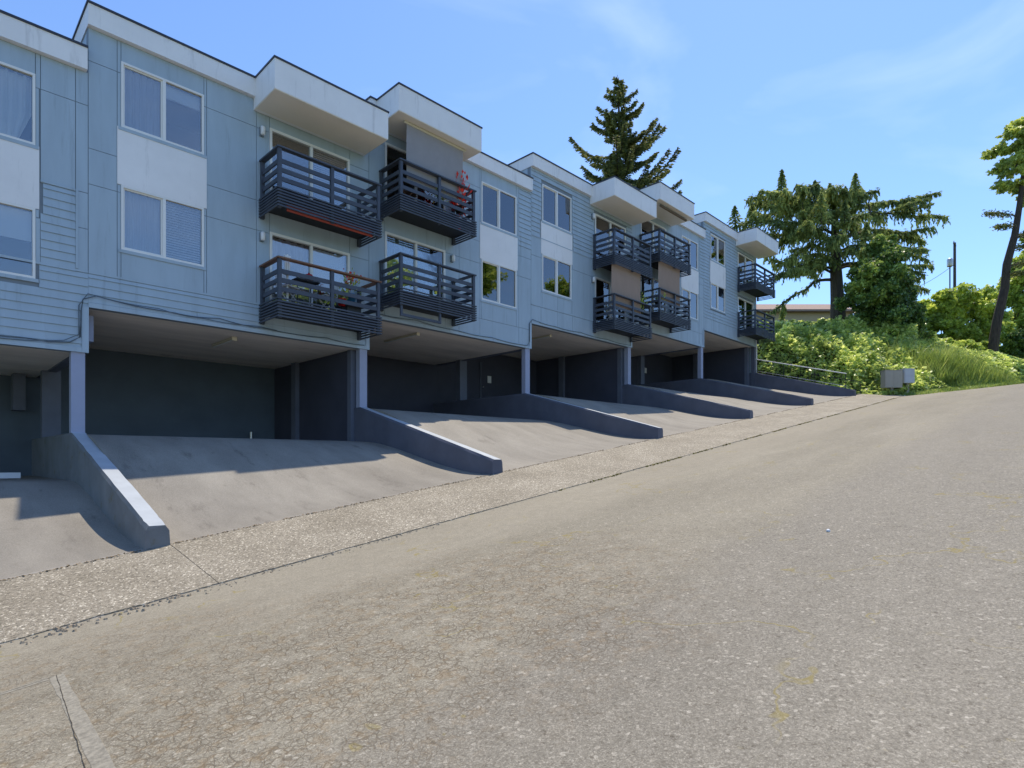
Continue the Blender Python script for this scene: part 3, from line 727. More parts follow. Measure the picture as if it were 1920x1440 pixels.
# shades
def shade(name, u0, u1, y, z0, z1, m, label, bow=.03, tube=True):
    o = empty(name, ((u0+u1)/2, y, z0), label, 'shade')
    mb = MB(); N = 16
    for i in range(N+1):
        t = i/N
        for j in range(9):
            q = j/8; mb.v.append((u0+(u1-u0)*t + .02*(q-.5)*math.sin(t*5), y + bow*math.sin(math.pi*q)*(.6+.4*math.sin(t*7)) + .006*math.sin(t*22), z0+(z1-z0)*q))
    for i in range(N):
        for j in range(8): a = i*9+j; mb.f.append((a,a+9,a+10,a+1)); mb.m.append(0)
    child_world(mb.build('fabric', m, None, True), o)
    if tube: child_world(MB().tube([(u0-.08,y,z1+.02),(u1+.08,y,z1+.02)],.035,8).build('roller', M['cream']), o)
    child_world(MB().tube([(u0-.01,y,z0),(u1+.01,y,z0)],.016,6).build('hem_bar', m), o)
shade('roller_shade', 9.97, 12.10, 14.02, 8.05, 9.64, M['grey'], 'grey fabric shade hanging from the second roof canopy onto the upper balcony')
shade('roller_shade', 20.10, 22.28, 14.04, 6.35, 8.22, M['tan'], 'left tan fabric shade hanging between two stacked balconies', tube=False)
shade('roller_shade', 23.75, 25.70, 14.04, 7.3, 9.20, M['tan'], 'right tan fabric shade hanging between two stacked balconies', tube=False)
tag(MB().tube([(23.75,13.95,11.5),(26.1,13.95,11.5)],.055,10).build('rolled_awning', mat('brown_awning',(.13,.095,.06),.8,.1)), 'brown rolled up awning under the fourth roof canopy', 'awning')
tag(MB().box(6.42,8.80,13.97,13.99,6.09,6.25).tube([(6.42,13.975,6.08),(8.80,13.975,6.08)],.03,8).build('red_awning', M['red']), 'rolled red awning behind the bottom slats of the first upper balcony', 'awning')

# balcony clutter
def chair(x, y, z, rz, m, label, group=None):
    o = empty('folding_chair', (x,y,z), label, 'chair', group); o.rotation_euler.z = rz
    for sx in (-.2,.2):
        MB().tube([(sx,-.22,0),(sx,.16,.44),(sx,.22,.85)],.013,6).build('leg', m, o); MB().tube([(sx*.9,.24,0),(sx*.9,-.16,.44)],.013,6).build('leg', m, o)
    MB().box(-.2,.2,-.2,.18,.43,.455).build('seat', m, o); MB().box(-.19,.19,.195,.215,.60,.82).build('backrest', m, o)
def flower_pot(x, y, z, r, h, m, label, leaf, bloom=None, nl=120, ph=.35, fs=1.0):
    o = empty('flower_pot', (x,y,z), label, 'plant')
    MB().lathe([(r*.7,0),(r*.95,h*.85),(r*1.05,h*.86),(r*1.05,h),(r*.9,h),(r*.85,h*.9)],0,0,14).build('pot', m, o, True)
    P = rng.normal(0,1,(nl,3))*np.array([r*.9,r*.9,ph*.35]) + np.array([0,0,h+ph*.4]); D = P - np.array([0,0,h]); D /= np.linalg.norm(D,axis=1)[:,None]
    leaves('foliage', P, D, .09*fs, .045*fs, leaf, o)
    if bloom:
        P = rng.normal(0,1,(40,3))*np.array([r*.6,r*.6,ph*.2]) + np.array([0,0,h+ph*.8]); D = rng.normal(0,1,(40,3)); D /= np.linalg.norm(D,axis=1)[:,None]
        leaves('blooms', P, D, .09, .08, bloom, o)

def leaves(name, P, D, Ln, Wd, m, parent=None, flat=0.0, rg=None):
    """one rhombic folded leaf per point; flat pushes the leaf planes towards the horizontal"""
    g = rg if rg is not None else rng
    N = len(P); R = g.normal(0,1,(N,3)); R[:,2] *= 1.0
    if flat: R = R*(1-flat) + np.array([0,0,1.0])*flat*1.6
    Sd = np.cross(D, R); Sd /= (np.linalg.norm(Sd,axis=1)[:,None]+1e-9); Nn = np.cross(Sd, D)
    l = (Ln*g.uniform(.65,1.3,N))[:,None]; w = (Wd*g.uniform(.7,1.25,N))[:,None]
    V = np.empty((N,4,3)); V[:,0] = P - D*l*.5; V[:,1] = P + Sd*w*.5 + Nn*w*.12; V[:,2] = P + D*l*.5; V[:,3] = P - Sd*w*.5 + Nn*w*.12
    me = bpy.data.meshes.new(name); me.vertices.add(4*N); me.vertices.foreach_set('co', V.reshape(-1).astype(np.float32))
    me.loops.add(4*N); me.loops.foreach_set('vertex_index', np.arange(4*N, dtype=np.int32))
    me.polygons.add(N); me.polygons.foreach_set('loop_start', np.arange(0,4*N,4, dtype=np.int32)); me.polygons.foreach_set('loop_total', np.full(N,4,dtype=np.int32))
    me.materials.append(m); me.update(calc_edges=True); me.validate()
    return link(name, me, parent)

b1 = 3.862
chair(6.62,14.35,b1,.4,M['plastic'],'white folding chair at the left end of the wooden railed balcony')
chair(7.75,14.45,b1,-1.5,M['plastic'],'white folding chair in the middle of the wooden railed balcony')
o = empty('balcony_table', (7.12,14.5,b1), 'small dark table on the wooden railed balcony', 'table')
MB().box(-.32,.32,-.25,.25,.70,.73).build('table_top', M['black'], o)
for sx in (-.28,.28):
    for sy in (-.2,.2): MB().tube([(sx,sy,0),(sx,sy,.70)],.014,6).build('leg', M['black'], o)
tag(MB().lathe([(.05,4.60),(.10,4.63),(.115,4.70),(.09,4.77),(.03,4.79),(.02,4.82)],7.2,14.4,14).build('red_pot', M['redpot'],None,True), 'round red pot on the small balcony table', 'pot')
tag(MB().lathe([(.05,4.60),(.075,4.64),(.075,4.74),(.06,4.76)],6.98,14.42,12).build('white_jar', M['plastic'],None,True), 'white jar beside the red pot on the balcony table', 'jar')
tag(MB().box(6.48,6.52,14.1,14.14,3.87,5.05).box(6.42,6.58,14.09,14.15,4.98,5.02).box(6.44,6.47,14.1,14.14,4.6,4.98).box(6.53,6.56,14.1,14.14,4.6,4.98).box(6.42,6.58,14.05,14.19,4.56,4.60).build('garden_lantern', M['plastic']), 'white slender lantern stand at the corner of the wooden railed balcony', 'lantern')
flower_pot(8.28,14.2,b1+.38,.16,.20,M['bluepot'],'flowering plant in a blue pot on the wooden railed balcony',M['lf_hedge'],M['flower'],160,.5)
flower_pot(7.98,14.12,b1+.20,.12,.18,M['redpot'],'leafy plant in a red pot on the wooden railed balcony',M['lf_hedge'],None,60,.25)
tag(MB().box(8.1,8.5,14.05,14.4,b1,b1+.36).build('plant_stool', M['black']), 'dark plant stool under the blue pot', 'stool')
u2 = b1+2.65+STEP
flower_pot(12.05,14.15,u2+.25,.15,.2,M['black'],'bright red flowering plant on the upper balcony under the grey shade',M['flower'],M['flower'],260,.9,1.7)
flower_pot(11.25,14.2,u2+.1,.14,.2,M['black'],'green leafy plant behind the upper balcony rail under the grey shade',M['lf_hedge'],None,110,.5)
chair(10.4,14.5,u2,.8,M['wood'],'brown chair on the upper balcony under the grey shade')
b3 = b1+2*STEP
chair(20.7,14.4,b3+2.65,.3,M['plastic'],'white chair on the upper balcony of the third column')
chair(21.8,14.5,b3+2.65,-.9,M['galv'],'metal chair on the upper balcony of the third column')
chair(20.7,14.5,b3,.5,M['plastic'],'white chair on the balcony behind the left tan shade')
flower_pot(22.5,14.2,b3+.6,.15,.2,M['black'],'trailing plant right of the left tan shade',M['lf_hedge'],None,200,.7)
b4 = b3+STEP
chair(24.4,14.4,b4+2.65,.5,M['plastic'],'white chair on the upper balcony of the fourth column')
chair(24.6,14.4,b4,.5,M['plastic'],'white chair on the balcony behind the right tan shade')
flower_pot(24.0,14.2,b4+.3,.18,.2,M['black'],'bushy green plant on the balcony behind the right tan shade',M['lf_hedge'],None,160,.5)

# ------------------------------------------------------------------ handrail, mailboxes, pole, house
hr = empty('handrail', (36.87,12,4.4), 'white sloping handrail with thin dark balusters on the last ramp wall', 'railing')
def wtop(v): return z_in(36.87)+.31 + (5.45-z_in(36.87)-.31)*(v-9.46)/5.54
child_world(MB().tube([(36.87,v,wtop(v)+.83) for v in lin(9.9,15,6)],.028,8).build('rail', M['vinyl']), hr)
child_world(MB().tube([(36.87,v,wtop(v)+.12) for v in lin(9.9,15,6)],.014,6).build('lower_rail', M['galv']), hr)
for v in lin(9.95,14.9,26): child_world(MB().tube([(36.87,v,wtop(v)+.121),(36.87,v,wtop(v)+.81)],.007,5).build('baluster', M['black']), hr)
for v in (9.95,11.6,13.3,14.9): child_world(MB().tube([(36.87,v,wtop(v)),(36.87,v,wtop(v)+.82)],.018,6).build('post', M['black']), hr)
pr = empty('path_rail', (38.6,10,4.2), 'thin dark rail post and rail beside the path foot', 'railing')
for v in (9.6,12.2): child_world(MB().tube([(38.4,v,z_hill(38.4,v)),(38.4,v,z_hill(38.4,v)+.95)],.022,6).build('post', M['black']), pr)
child_world(MB().tube([(38.4,9.6,z_hill(38.4,9.6)+.95),(38.4,12.2,z_hill(38.4,12.2)+.95)],.02,6).build('rail', M['black']), pr)

def cluster(name, x, y, rz, w, d, h, z0, m, rows, cols, label):
    zb = z_in(x)-.15; o = empty(name, (x,y,zb), label, 'mailbox'); o.rotation_euler.z = rz
    bdy = MB().box(-w/2,w/2,-d/2,d/2,z0,z0+h).build('cabinet', m, o)
    MB().box(-w/2-.02,w/2+.02,-d/2-.02,d/2+.02,z0+h+.001,z0+h+.025).build('lid', m, o)
    MB().box(-.07,.07,-.07,.07,0,z0-.001).build('pedestal', M['concrete_old'], o)
    MB().box(-.2,.2,-.2,.2,-.1,.03).build('base', M['concrete_old'], o)
    for i in range(cols):
        for j in range(rows):
            cw = (w-.06)/cols; chh = (h-.06)/rows; a = -w/2+.03+i*cw; b = z0+.03+j*chh
            q = MB().box(a+.008,a+cw-.008,-d/2-.012,-d/2-.001,b+.008,b+chh-.008).build('mail_door', m, bdy)
rzm = math.radians(-45)
cluster('cluster_mailbox', 39.35, 8.25, rzm, .98, .42, .98, .36, M['box'], 7, 2, 'large beige grey cluster mailbox on a pedestal at the end of the sidewalk')
cluster('parcel_mailbox', 40.05, 7.62, rzm, .58, .40, .80, .55, M['box2'], 2, 1, 'smaller pale parcel mailbox on a post right of the cluster mailbox')

def place(x_px, y_px, fw):
    """metres from the photograph's pixel and a chosen distance; used only to find where far things stand"""
    r = (x_px-960)/1110*fw
    return Vector((CT*fw + ST*r, ST*fw - CT*r, (863-y_px)/1110*fw))
p = place(1790,545,52); t = place(1790,455,52)
o = empty('utility_pole', (p.x,p.y,p.z-4), 'dark timber utility pole with a grey transformer beyond the trees', 'pole'); hgt = t.z-p.z+4
MB().tube([(0,0,0),(0,0,hgt)],[.13,.10],10).build('pole', M['timber'], o)
MB().box(-.5,.5,-.05,.05,hgt-.22,hgt-.10).build('crossarm', M['timber'], o)
for k in (-.42,.42): MB().lathe([(.03,hgt-.10),(.05,hgt-.05),(.03,hgt+.04)],k,0,8).build('insulator', M['cream'], o)
rv = Vector((ST,-CT,0)); q = -rv*.42
MB().lathe([(.20,hgt-2.1),(.22,hgt-2.05),(.22,hgt-1.5),(.19,hgt-1.42)],q.x,q.y,14).build('transformer', M['galv'], o, True)
MB().tube([(q.x,q.y,hgt-2.1),(q.x,q.y,2.5)],.05,6).build('conduit', M['timber'], o)
a = Vector((p.x,p.y,p.z-4+hgt-1.9)); e = place(1690,548,60)
tag(MB().tube([tuple(a.lerp(e,k/10) - Vector((0,0,.35*math.sin(math.pi*k/10)))) for k in range(11)],.02,4).build('power_line', M['black']), 'thin dark power line running left from the utility pole', 'cable')

hc = place(1500,582,74); 
h = empty('house', (hc.x,hc.y,hc.z-5), 'distant cream house with a low tan roof behind the cedar', 'house'); h.rotation_euler.z = TH-math.radians(90)
MB().box(-6.2,6.2,0,7,0,5.0).build('wall', M['yellow'], h)
mb = MB(); hw, y0, y1, zr, ze = 7.0, -.8, 7.8, 6.7, 4.95
mb.quad([(-hw,y0,ze),(hw,y0,ze),(hw-1.5,3.5,zr),(-hw+1.5,3.5,zr)]).quad([(hw,y1,ze),(-hw,y1,ze),(-hw+1.5,3.5,zr),(hw-1.5,3.5,zr)]).quad([(-hw,y1,ze),(-hw,y0,ze),(-hw+1.5,3.5,zr)]).quad([(hw,y0,ze),(hw,y1,ze),(hw-1.5,3.5,zr)]).box(-hw,hw,y0,y1,ze-.22,ze-.01)
mb.build('roof', M['roofing'], h)
for x in (-4,-1,2.2): wn = MB().box(x,x+1.4,-.06,-.002,2.4,3.7).build('window', M['vinyl'], h); MB().box(x+.08,x+1.32,-.075,-.061,2.48,3.62).build('pane', M['room'], wn)

# ------------------------------------------------------------------ hillside and vegetation
hu = lin(37.03,60,60)+lin(61.5,120,40); hv = lin(-40,30,96)+lin(32,90,20)
mbh = MB()
for u in hu:
    for v in hv: mbh.v.append((u, v, z_hill(u,v) + .08*noise.noise((u*.7,v*.7,0))*min(1,max(0,verge_d(u,v)))))
nv = len(hv)
for i in range(len(hu)-1):
    for j in range(nv-1):
        uc, vc = (hu[i]+hu[i+1])/2, (hv[j]+hv[j+1])/2
        if verge_d(uc,vc) < -1.2: continue
        if uc < 39.7 and vc < 9.3: continue
        k = i*nv+j; mbh.f.append((k,k+nv,k+nv+1,k+1)); mbh.m.append(1 if verge_d(uc,vc) < 2.6 and uc > 40 else 0)
struct(mbh.build('hillside', [M['soil'], M['grassbase']], None, True))

def nrm(A): return A/(np.linalg.norm(A,axis=1)[:,None]+1e-9)

def fir(base, ztop, zlow, rmax, taper, label):
    g = np.random.default_rng(11); bx, by, bz = base
    o = empty('fir_tree', base, label, 'tree')
    child_world(MB().tube([(bx,by,bz-1),(bx+.1,by,(bz+ztop)/2),(bx,by,ztop)],[.45,.25,.02],8).build('trunk', M['bark']), o)
    P, D = [], []; br = MB(); z = zlow
    while z < ztop-.15:
        R = min(rmax, .22+taper*(ztop-z)**.95)
        for k in range(g.integers(3,6)):
            az = g.uniform(0,2*math.pi); Lb = R*g.uniform(.35,1.22)
            if g.random() < .12: continue
            dx, dy = math.cos(az), math.sin(az); st = np.array([bx,by,z+g.uniform(-.15,.15)]); up = g.uniform(.05,.35)
            pts = [st+np.array([dx*Lb*t, dy*Lb*t, Lb*(up*t - .22*t + .34*t*t*t)]) for t in np.linspace(0,1,7)]
            br.tube([tuple(q) for q in pts], [.035+.012*Lb*(1-t) for t in np.linspace(0,1,7)], 4)
            n = max(5,int(Lb/.085))
            for i in range(n):
                t = .12+.88*(i+g.random())/n; a = t*6; i0 = min(5,int(a)); q = pts[i0]+(pts[i0+1]-pts[i0])*(a-i0)
                wd = (.15+.20*Lb/3.5)*(1.05-.75*t)
                for sgn in (-1,1):
                    for jj in range(4):
                        off = g.uniform(.05,1)*wd*1.5
                        pp = q+np.array([-dy*sgn*off+dx*off*.45, dx*sgn*off+dy*off*.45, -off*.30+g.normal(0,.07)])
                        P.append(pp); D.append([-dy*sgn*.8+dx*.9+g.normal(0,.25), dx*sgn*.8+dy*.9+g.normal(0,.25), -.25+g.normal(0,.3)])
        z += g.uniform(.26,.44)
    child_world(br.build('branches', M['bark']), o)
    child_world(leaves('crown', np.array(P), nrm(np.array(D)), .34, .13, M['lf_fir'], None, .3, g), o)
p = place(1160,145,47.5)
fir((p.x,p.y,11.0), p.z, 17.5, 4.4, .53, 'tall dark fir tree rising behind the building roof')

def cedar(label):
    g = np.random.default_rng(23); fw = 46.5; mpp = fw/1110; c = place(1572,600,fw); bz = c.z-1.0
    o = empty('cedar_tree', (c.x,c.y,bz), label, 'tree'); rgt = np.array([ST,-CT,0]); fwd = np.array([CT,ST,0])
    def W_(px, py, dep): q = place(px,py,fw); return np.array([q.x,q.y,q.z]) + fwd*dep + rgt*dep*((px-960)/1110)
    tr = [(1572,622,0),(1570,560,0),(1567,500,0),(1566,440,.1),(1565,385,.2),(1562,345,.2)]
    child_world(MB().tube([tuple(W_(*t)) for t in tr],[.62,.50,.42,.32,.2,.06],10).build('trunk', M['cedbark']), o)
    P, D = [], []; br = MB()
    def spray(pts, wmax, dens=1.0, droop=.6, r0=.09):
        pts = [np.array(q) for q in pts]; seg = [np.linalg.norm(b-a) for a,b in zip(pts[:-1],pts[1:])]; Lt = sum(seg)
        br.tube([tuple(q) for q in pts], [max(.018, r0*(1-i/len(pts))) for i in range(len(pts))], 5)
        n = int(Lt/.135*dens)
        for i in range(n):
            t = .18+.82*(i+g.random())/max(n,1); d = t*Lt; k = 0
            while k < len(seg)-1 and d > seg[k]: d -= seg[k]; k += 1
            q = pts[k]+(pts[k+1]-pts[k])*min(1,d/seg[k]); ax = (pts[k+1]-pts[k])/seg[k]
            sd = np.cross(ax,[0,0,1]); sd /= np.linalg.norm(sd)+1e-6
            w = wmax*(1.05-.55*t)*g.uniform(.45,1.15); sg = g.choice([-1,1]); m_ = 15
            out_ = sd*sg*g.uniform(.25,1)+ax*g.uniform(.1,.7); dr = droop*g.uniform(.6,1.5)
            for j in range(m_):
                s_ = (j+g.random())/m_
                pp = q + out_*w*s_ - np.array([0,0,1])*dr*w*s_**1.7 + g.normal(0,.035,3)
                P.append(pp); D.append(out_*(1.05-s_)-np.array([0,0,.15+1.3*dr*s_])+g.normal(0,.25,3))
            for j in range(5):
                P.append(q+g.normal(0,.10,3)); D.append(ax+sd*g.normal(0,.6)+g.normal(0,.2,3))
    # limbs seen in the photograph: start on the trunk, end pixel, depth of the tip
    limbs = [((1566,420),(1372,438),-1.0,1.1),((1566,415),(1418,372),.8,1.1),((1565,410),(1450,385),-1.6,1.2),((1566,470),(1450,440),-2,1.4),((1566,440),(1432,470),1.5,1.3),
             ((1566,470),(1470,500),-1.5,1.3),((1567,515),(1455,492),.5,1.0),((1567,505),(1460,520),-.6,.8),((1567,495),(1490,535),-2.4,.9),((1568,524),(1432,604),-.5,.55),
             ((1565,430),(1705,378),.6,1.0),((1566,450),(1738,412),-.4,1.3),((1566,455),(1735,442),1.4,1.2),((1566,470),(1690,480),-1.6,1.2),((1566,485),(1740,486),.3,1.0),((1567,500),(1735,520),-.6,1.0),((1567,505),(1715,535),1.2,.9),
             ((1565,400),(1640,370),-1,1.1),((1565,380),(1608,350),.6,1.0),((1565,385),(1520,352),.3,1.0),((1566,430),(1530,420),-3.4,1.3),((1566,440),(1600,450),-3.6,1.3),((1566,480),(1560,490),-3.8,1.2),((1566,480),(1620,500),-3,1.2),
             ((1566,455),(1500,460),-3.2,1.3),((1565,400),(1560,392),-2.6,1.1),((1566,420),(1480,400),2.5,1.2),((1566,430),(1660,430),2.6,1.2),((1567,500),(1530,520),-2.4,1.0),((1566,410),(1440,410),-2.0,1.3),((1566,460),(1410,450),1.2,1.0),((1565,390),(1500,375),-2.2,1.2),((1565,400),(1585,395),-3.2,1.2)]
    for (s0, e0, dep, w) in limbs:
        a = W_(*s0,0); b = W_(*e0,dep); Lb = np.linalg.norm(b-a); arch = .16*Lb*g.uniform(.3,1.5)
        pts = [a+(b-a)*t+np.array([0,0,arch*math.sin(math.pi*t**.8)*.8])+g.normal(0,.10,3)*(t*(1-t)*4) for t in np.linspace(0,1,8)]
        sparse = .45 if e0 == (1432,604) else 1.0
        spray(pts, w*.95, sparse, .95, .05+.014*Lb)
        for q in range(5 if sparse == 1 else 1):                  # side limbs
            i = g.integers(3,7); st = pts[i]; az = (b-a)/Lb*.7 + g.normal(0,.55,3)*np.array([1,1,.25]); az[2] += .08; l2 = Lb*g.uniform(.18,.34)
            spray([st+az*l2*t+np.array([0,0,-.18*l2*t*t]) for t in np.linspace(0,1,5)], w*.7, 1.0, .95, .03)
    # upright leaders on the top
    for (px, ty, by_, dep) in ((1466,318,392,0),(1604,324,392,0),(1585,342,392,.6),(1500,345,392,.5),(1528,345,385,-.6),(1543,350,385,.8),(1556,352,390,-.8),(1595,345,380,1),(1410,385,425,-.5),(1378,396,430,-1),(1540,398,450,-3.4),(1584,412,450,-3.2),(1625,440,470,-2.5),(1505,370,410,-1.5)):
        a = W_(px,by_,dep); b = W_(px,ty,dep); H = b[2]-a[2]; br.tube([tuple(a),tuple(b)],[.06,.012],4)
        for i in range(int(H/.05)):
            t = (i+g.random())/(H/.05); r = (.95*(1-t)+.05)*min(1,H/2)
            for j in range(12):
                az = g.uniform(0,6.283); s_ = g.uniform(.1,1)*r
                P.append(a+(b-a)*t+np.array([math.cos(az)*s_,math.sin(az)*s_,-.35*s_])); D.append([math.cos(az)*.8,math.sin(az)*.8,-.5+g.normal(0,.2)])
    # dead snag at the right
    br.tube([tuple(W_(1628,430,-.4)),tuple(W_(1631,400,-.4)),tuple(W_(1628,385,-.4)),tuple(W_(1634,372,-.4))],[.10,.08,.06,.03],6)
    br.tube([tuple(W_(1630,412,-.4)),tuple(W_(1636,390,-.4))],[.05,.02],5)
    child_world(br.build('limbs', M['cedbark']), o)
    child_world(leaves('crown', np.array(P), nrm(np.array(D)), .30, .115, M['lf_cedar'], None, .25, g), o)
cedar('broad cedar tree with drooping limbs and small upright tops beyond the building')

def crown_pts(g, centers, n, shell=.55):
    """points in a set of ellipsoid clumps, denser towards the outside"""
    sub = []
    for c in centers:
        for k in range(9):
            d = g.normal(0,1,3); d /= np.linalg.norm(d); d[2] = abs(d[2])*1.1-.35; q = g.uniform(.28,.48); r = g.uniform(.55,1.0)
            sub.append((c[0]+d[0]*c[3]*r, c[1]+d[1]*c[4]*r, c[2]+d[2]*c[5]*r, c[3]*q, c[4]*q, c[5]*q*.8))
        sub.append((*c[:3], c[3]*.62, c[4]*.62, c[5]*.62))
    centers = sub
    P, D = [], []; cw = np.array([c[3]*c[4]*c[5] for c in centers])**(2/3); cw /= cw.sum()
    for c, w in zip(centers, cw):
        k = int(n*w); d = nrm(g.normal(0,1,(k,3))); r = g.uniform(shell**3,1,k)**(1/3)
        lump = np.array([.78+.42*noise.noise(tuple(q*2.3+np.array(c[:3])*1.7)) for q in d])
        P.append(np.array(c[:3]) + d*(r*lump)[:,None]*np.array(c[3:6])); D.append(nrm(d*.5+g.normal(0,.6,(k,3))+np.array([0,0,-.1])))
    return np.concatenate(P), np.concatenate(D)

# ivy covered leaning stump
g = np.random.default_rng(31); fw = 43.; mp_ = fw/1110
p = place(1668,640,fw); o = empty('ivy_covered_tree', (p.x,p.y,p.z-1.2), 'leaning tree trunk completely covered in dark green ivy', 'tree')
cs = []
for (px, py, rx, rz_) in ((1654,462,24,26),(1672,488,28,34),(1640,478,22,24),(1700,610,26,40),(1704,645,26,34),(1650,512,38,40),(1658,550,46,45),(1672,590,50,50),(1685,630,48,45),(1622,530,34,38),(1612,565,30,34),(1640,600,42,45),(1688,560,26,50),(1634,500,26,24)):
    q = place(px,py,fw+g.uniform(-.8,.8)); cs.append((q.x,q.y,q.z,rx*mp_*1.22,rx*mp_*1.22,rz_*mp_*1.22))
MBt = MB().tube([tuple(place(1690,660,fw)),tuple(place(1675,580,fw)),tuple(place(1660,480,fw))],[.6,.45,.2],8).build('trunk', M['bark']); child_world(MBt, o)
P, D = crown_pts(g, cs, 42000, .6); child_world(leaves('ivy', P, D, .24, .18, M['lf_ivy'], None, .25, g), o)

# bramble mass on the bank
def bramble():
    g = np.random.default_rng(41); P, D = [], []; N = 115000
    U = g.uniform(38.6,62,N); V = g.uniform(-2,22,N)
    for u, v in zip(U, V):
        d = verge_d(u, v)
        if d < 1.0: continue
        if 42.8 < u < 48 and d < 4.2: continue
        if u > 43.5 and d < min(3.3, 2.6+(u-43.5)*.25) - 2.0*sstep((u-46)/3): continue
        if d > 14: continue
        e = min(1, (d-.6)/1.6) * min(1, max(0, (u-38.2)/1.3))
        if u < 39.6 and v > 13.5: e *= .8
        q = noise.noise((u*.42, v*.42, 1.3)); q2 = noise.noise((u*1.25, v*1.25, 4.2)); q3 = noise.noise((u*3.2, v*3.2, 9.2))
        hgt = e*(1.30 + 1.0*q + .95*q2 + .45*q3)
        if u > 42.5 and v < u/5.6: hgt *= .38
        if d > 8.5: hgt *= .55
        if hgt < .05: continue
        t = 1 - abs(g.normal(0,.30)); t = max(.0, t)
        P.append((u, v, z_hill(u,v) + hgt*t)); D.append((g.normal(0,.7)-.3, g.normal(0,.7)-.4, g.normal(.05,.5)))
    P = np.array(P); o = leaves('bramble_thicket', P, nrm(np.array(D)), .28, .21, M['lf_bramble'], None, .48, g)
    tag(o, 'sunlit green bramble thicket covering the bank beside the building', 'shrubs', None, 'stuff')
bramble()

def bush(name, label, specs, n, Ln, Wd, m, seed, fw, trunk=None, shell=.6, flat=.35, depth=1.0):
    g = np.random.default_rng(seed); cs = []
    for (px, py, rx, rz_) in specs:
        f2 = fw + g.uniform(-.6,.6)*depth; q = place(px,py,f2); k = f2/1110; cs.append((q.x,q.y,q.z,rx*k,rx*k,rz_*k))
    zb = min(c[2]-c[5] for c in cs); o = empty(name, (cs[0][0],cs[0][1],zb), label, 'tree' if trunk else 'shrub')
    mb = MB(); r0 = Vector((cs[0][0],cs[0][1],zb-1.2))
    if trunk: mb.tube(*trunk, 9)
    for c in cs[:14]:
        a = Vector(trunk[0][-1]) if trunk else r0
        if trunk: a = Vector(trunk[0][max(0, len(trunk[0])-1-int(g.integers(0,2)))])
        b = Vector(c[:3]); mb.tube([tuple(a), tuple(a.lerp(b,.5)+Vector((0,0,.1))), tuple(b)],[.09,.06,.02],5)
    child_world(mb.build('trunk' if trunk else 'stems', M['bark']), o)
    P, D = crown_pts(g, cs, n, shell); child_world(leaves('crown' if trunk else 'foliage', P, D, Ln, Wd, m, None, flat, g), o)
bush('hedge_tree', 'bright green spreading bush tree below the utility pole', [(1765,590,38,38),(1800,570,42,36),(1745,620,30,36),(1790,612,42,36),(1830,585,36,36),(1760,640,36,26),(1800,640,38,28),(1840,645,36,28),(1735,650,26,22),(1870,610,26,36),(1840,556,32,28),(1738,578,24,24),(1775,562,26,22),(1850,620,34,38)], 17000, .34, .25, M['lf_hedge'], 51, 49, shell=.35)
bush('hedge_tree', 'green leafy bush tree behind the leaning bare trunk at right', [(1885,560,38,40),(1915,520,38,42),(1900,545,30,34),(1930,485,34,38),(1955,455,38,40),(1905,610,40,44),(1940,580,46,50),(1880,630,34,36),(1930,640,44,46)], 14000, .36, .26, M['lf_hedge'], 52, 54, shell=.35)
bush('shrub', 'rounded leafy shrub in front of the bush tree, above the tall grass', [(1790,652,32,22),(1765,662,28,24),(1820,655,28,22),(1745,648,22,20)], 8000, .28, .21, M['lf_hedge'], 53, 45, depth=.6, shell=.35)
bush('shrub', 'dark leaved shrub beside the mailboxes at the road edge', [(1725,700,26,26),(1745,712,24,20),(1715,680,24,22),(1700,668,22,20)], 9000, .19, .14, M['lf_bramble'], 54, 38.2, depth=.5)
bush('shrub', 'shadowy shrub at the foot of the leaning trunk', [(1858,672,22,28),(1885,672,26,36),(1912,680,28,40),(1945,690,34,44),(1900,640,26,30),(1935,650,30,34),(1880,700,16,18),(1905,712,18,16)], 14000, .24, .18, M['lf_ivy'], 55, 47.5, depth=.6)
# tall leaning tree at the right edge
fw = 44.; tp = [tuple(place(*q,fw)) for q in ((1858,690),(1862,650),(1870,600),(1884,540),(1888,495),(1903,440),(1911,390),(1917,340),(1922,290))]
bush('leaning_tree', 'tall leaning tree with bare dark trunk and leafy top at the right edge', [(1930+62*math.cos(k*2.4)*(k/26)**.5, 308+80*math.sin(k*2.4)*(k/26)**.5, random.uniform(15,26), random.uniform(13,22)) for k in range(26)] + [(1898,250,20,20),(1880,282,18,18),(1872,322,16,14),(1915,232,20,16),(1893,352,16,18),(1940,262,34,34),(1905,300,26,26)], 13000, .26, .19, M['lf_right'], 56, fw,
     trunk=(tp,[.38,.34,.31,.28,.26,.23,.19,.14,.09]), shell=.05)
# a few needled boughs on the leaning tree
lt = [o_ for o_ in COL.objects if o_.name.startswith('leaning_tree')][0]
g = np.random.default_rng(57); P = []; D = []; mb = MB()
for (s_, e_) in (((1907,405),(1848,400)),((1905,425),(1868,425)),((1895,470),(1940,455)),((1890,500),(1940,490)),((1900,450),(1935,432)),((1888,515),(1925,512))):
    a = place(*s_,fw); b = place(*e_,fw+g.uniform(-.6,.6)); mb.tube([tuple(a),tuple(a.lerp(b,.5)+Vector((0,0,.1))),tuple(b)],[.06,.04,.015],5); ax = np.array(b-a); ax /= np.linalg.norm(ax)
    for i in range(330):
        t = g.uniform(.3,1); q = np.array(a.lerp(b,t)); P.append(q+g.normal(0,1,3)*np.array([.20,.20,.12])*(1.25-.6*t)); D.append(ax*.8+g.normal(0,.5,3))
child_world(mb.build('bough', M['bark']), lt); child_world(leaves('needles', np.array(P), nrm(np.array(D)), .22, .09, M['lf_fir'], None, .3, g), lt)

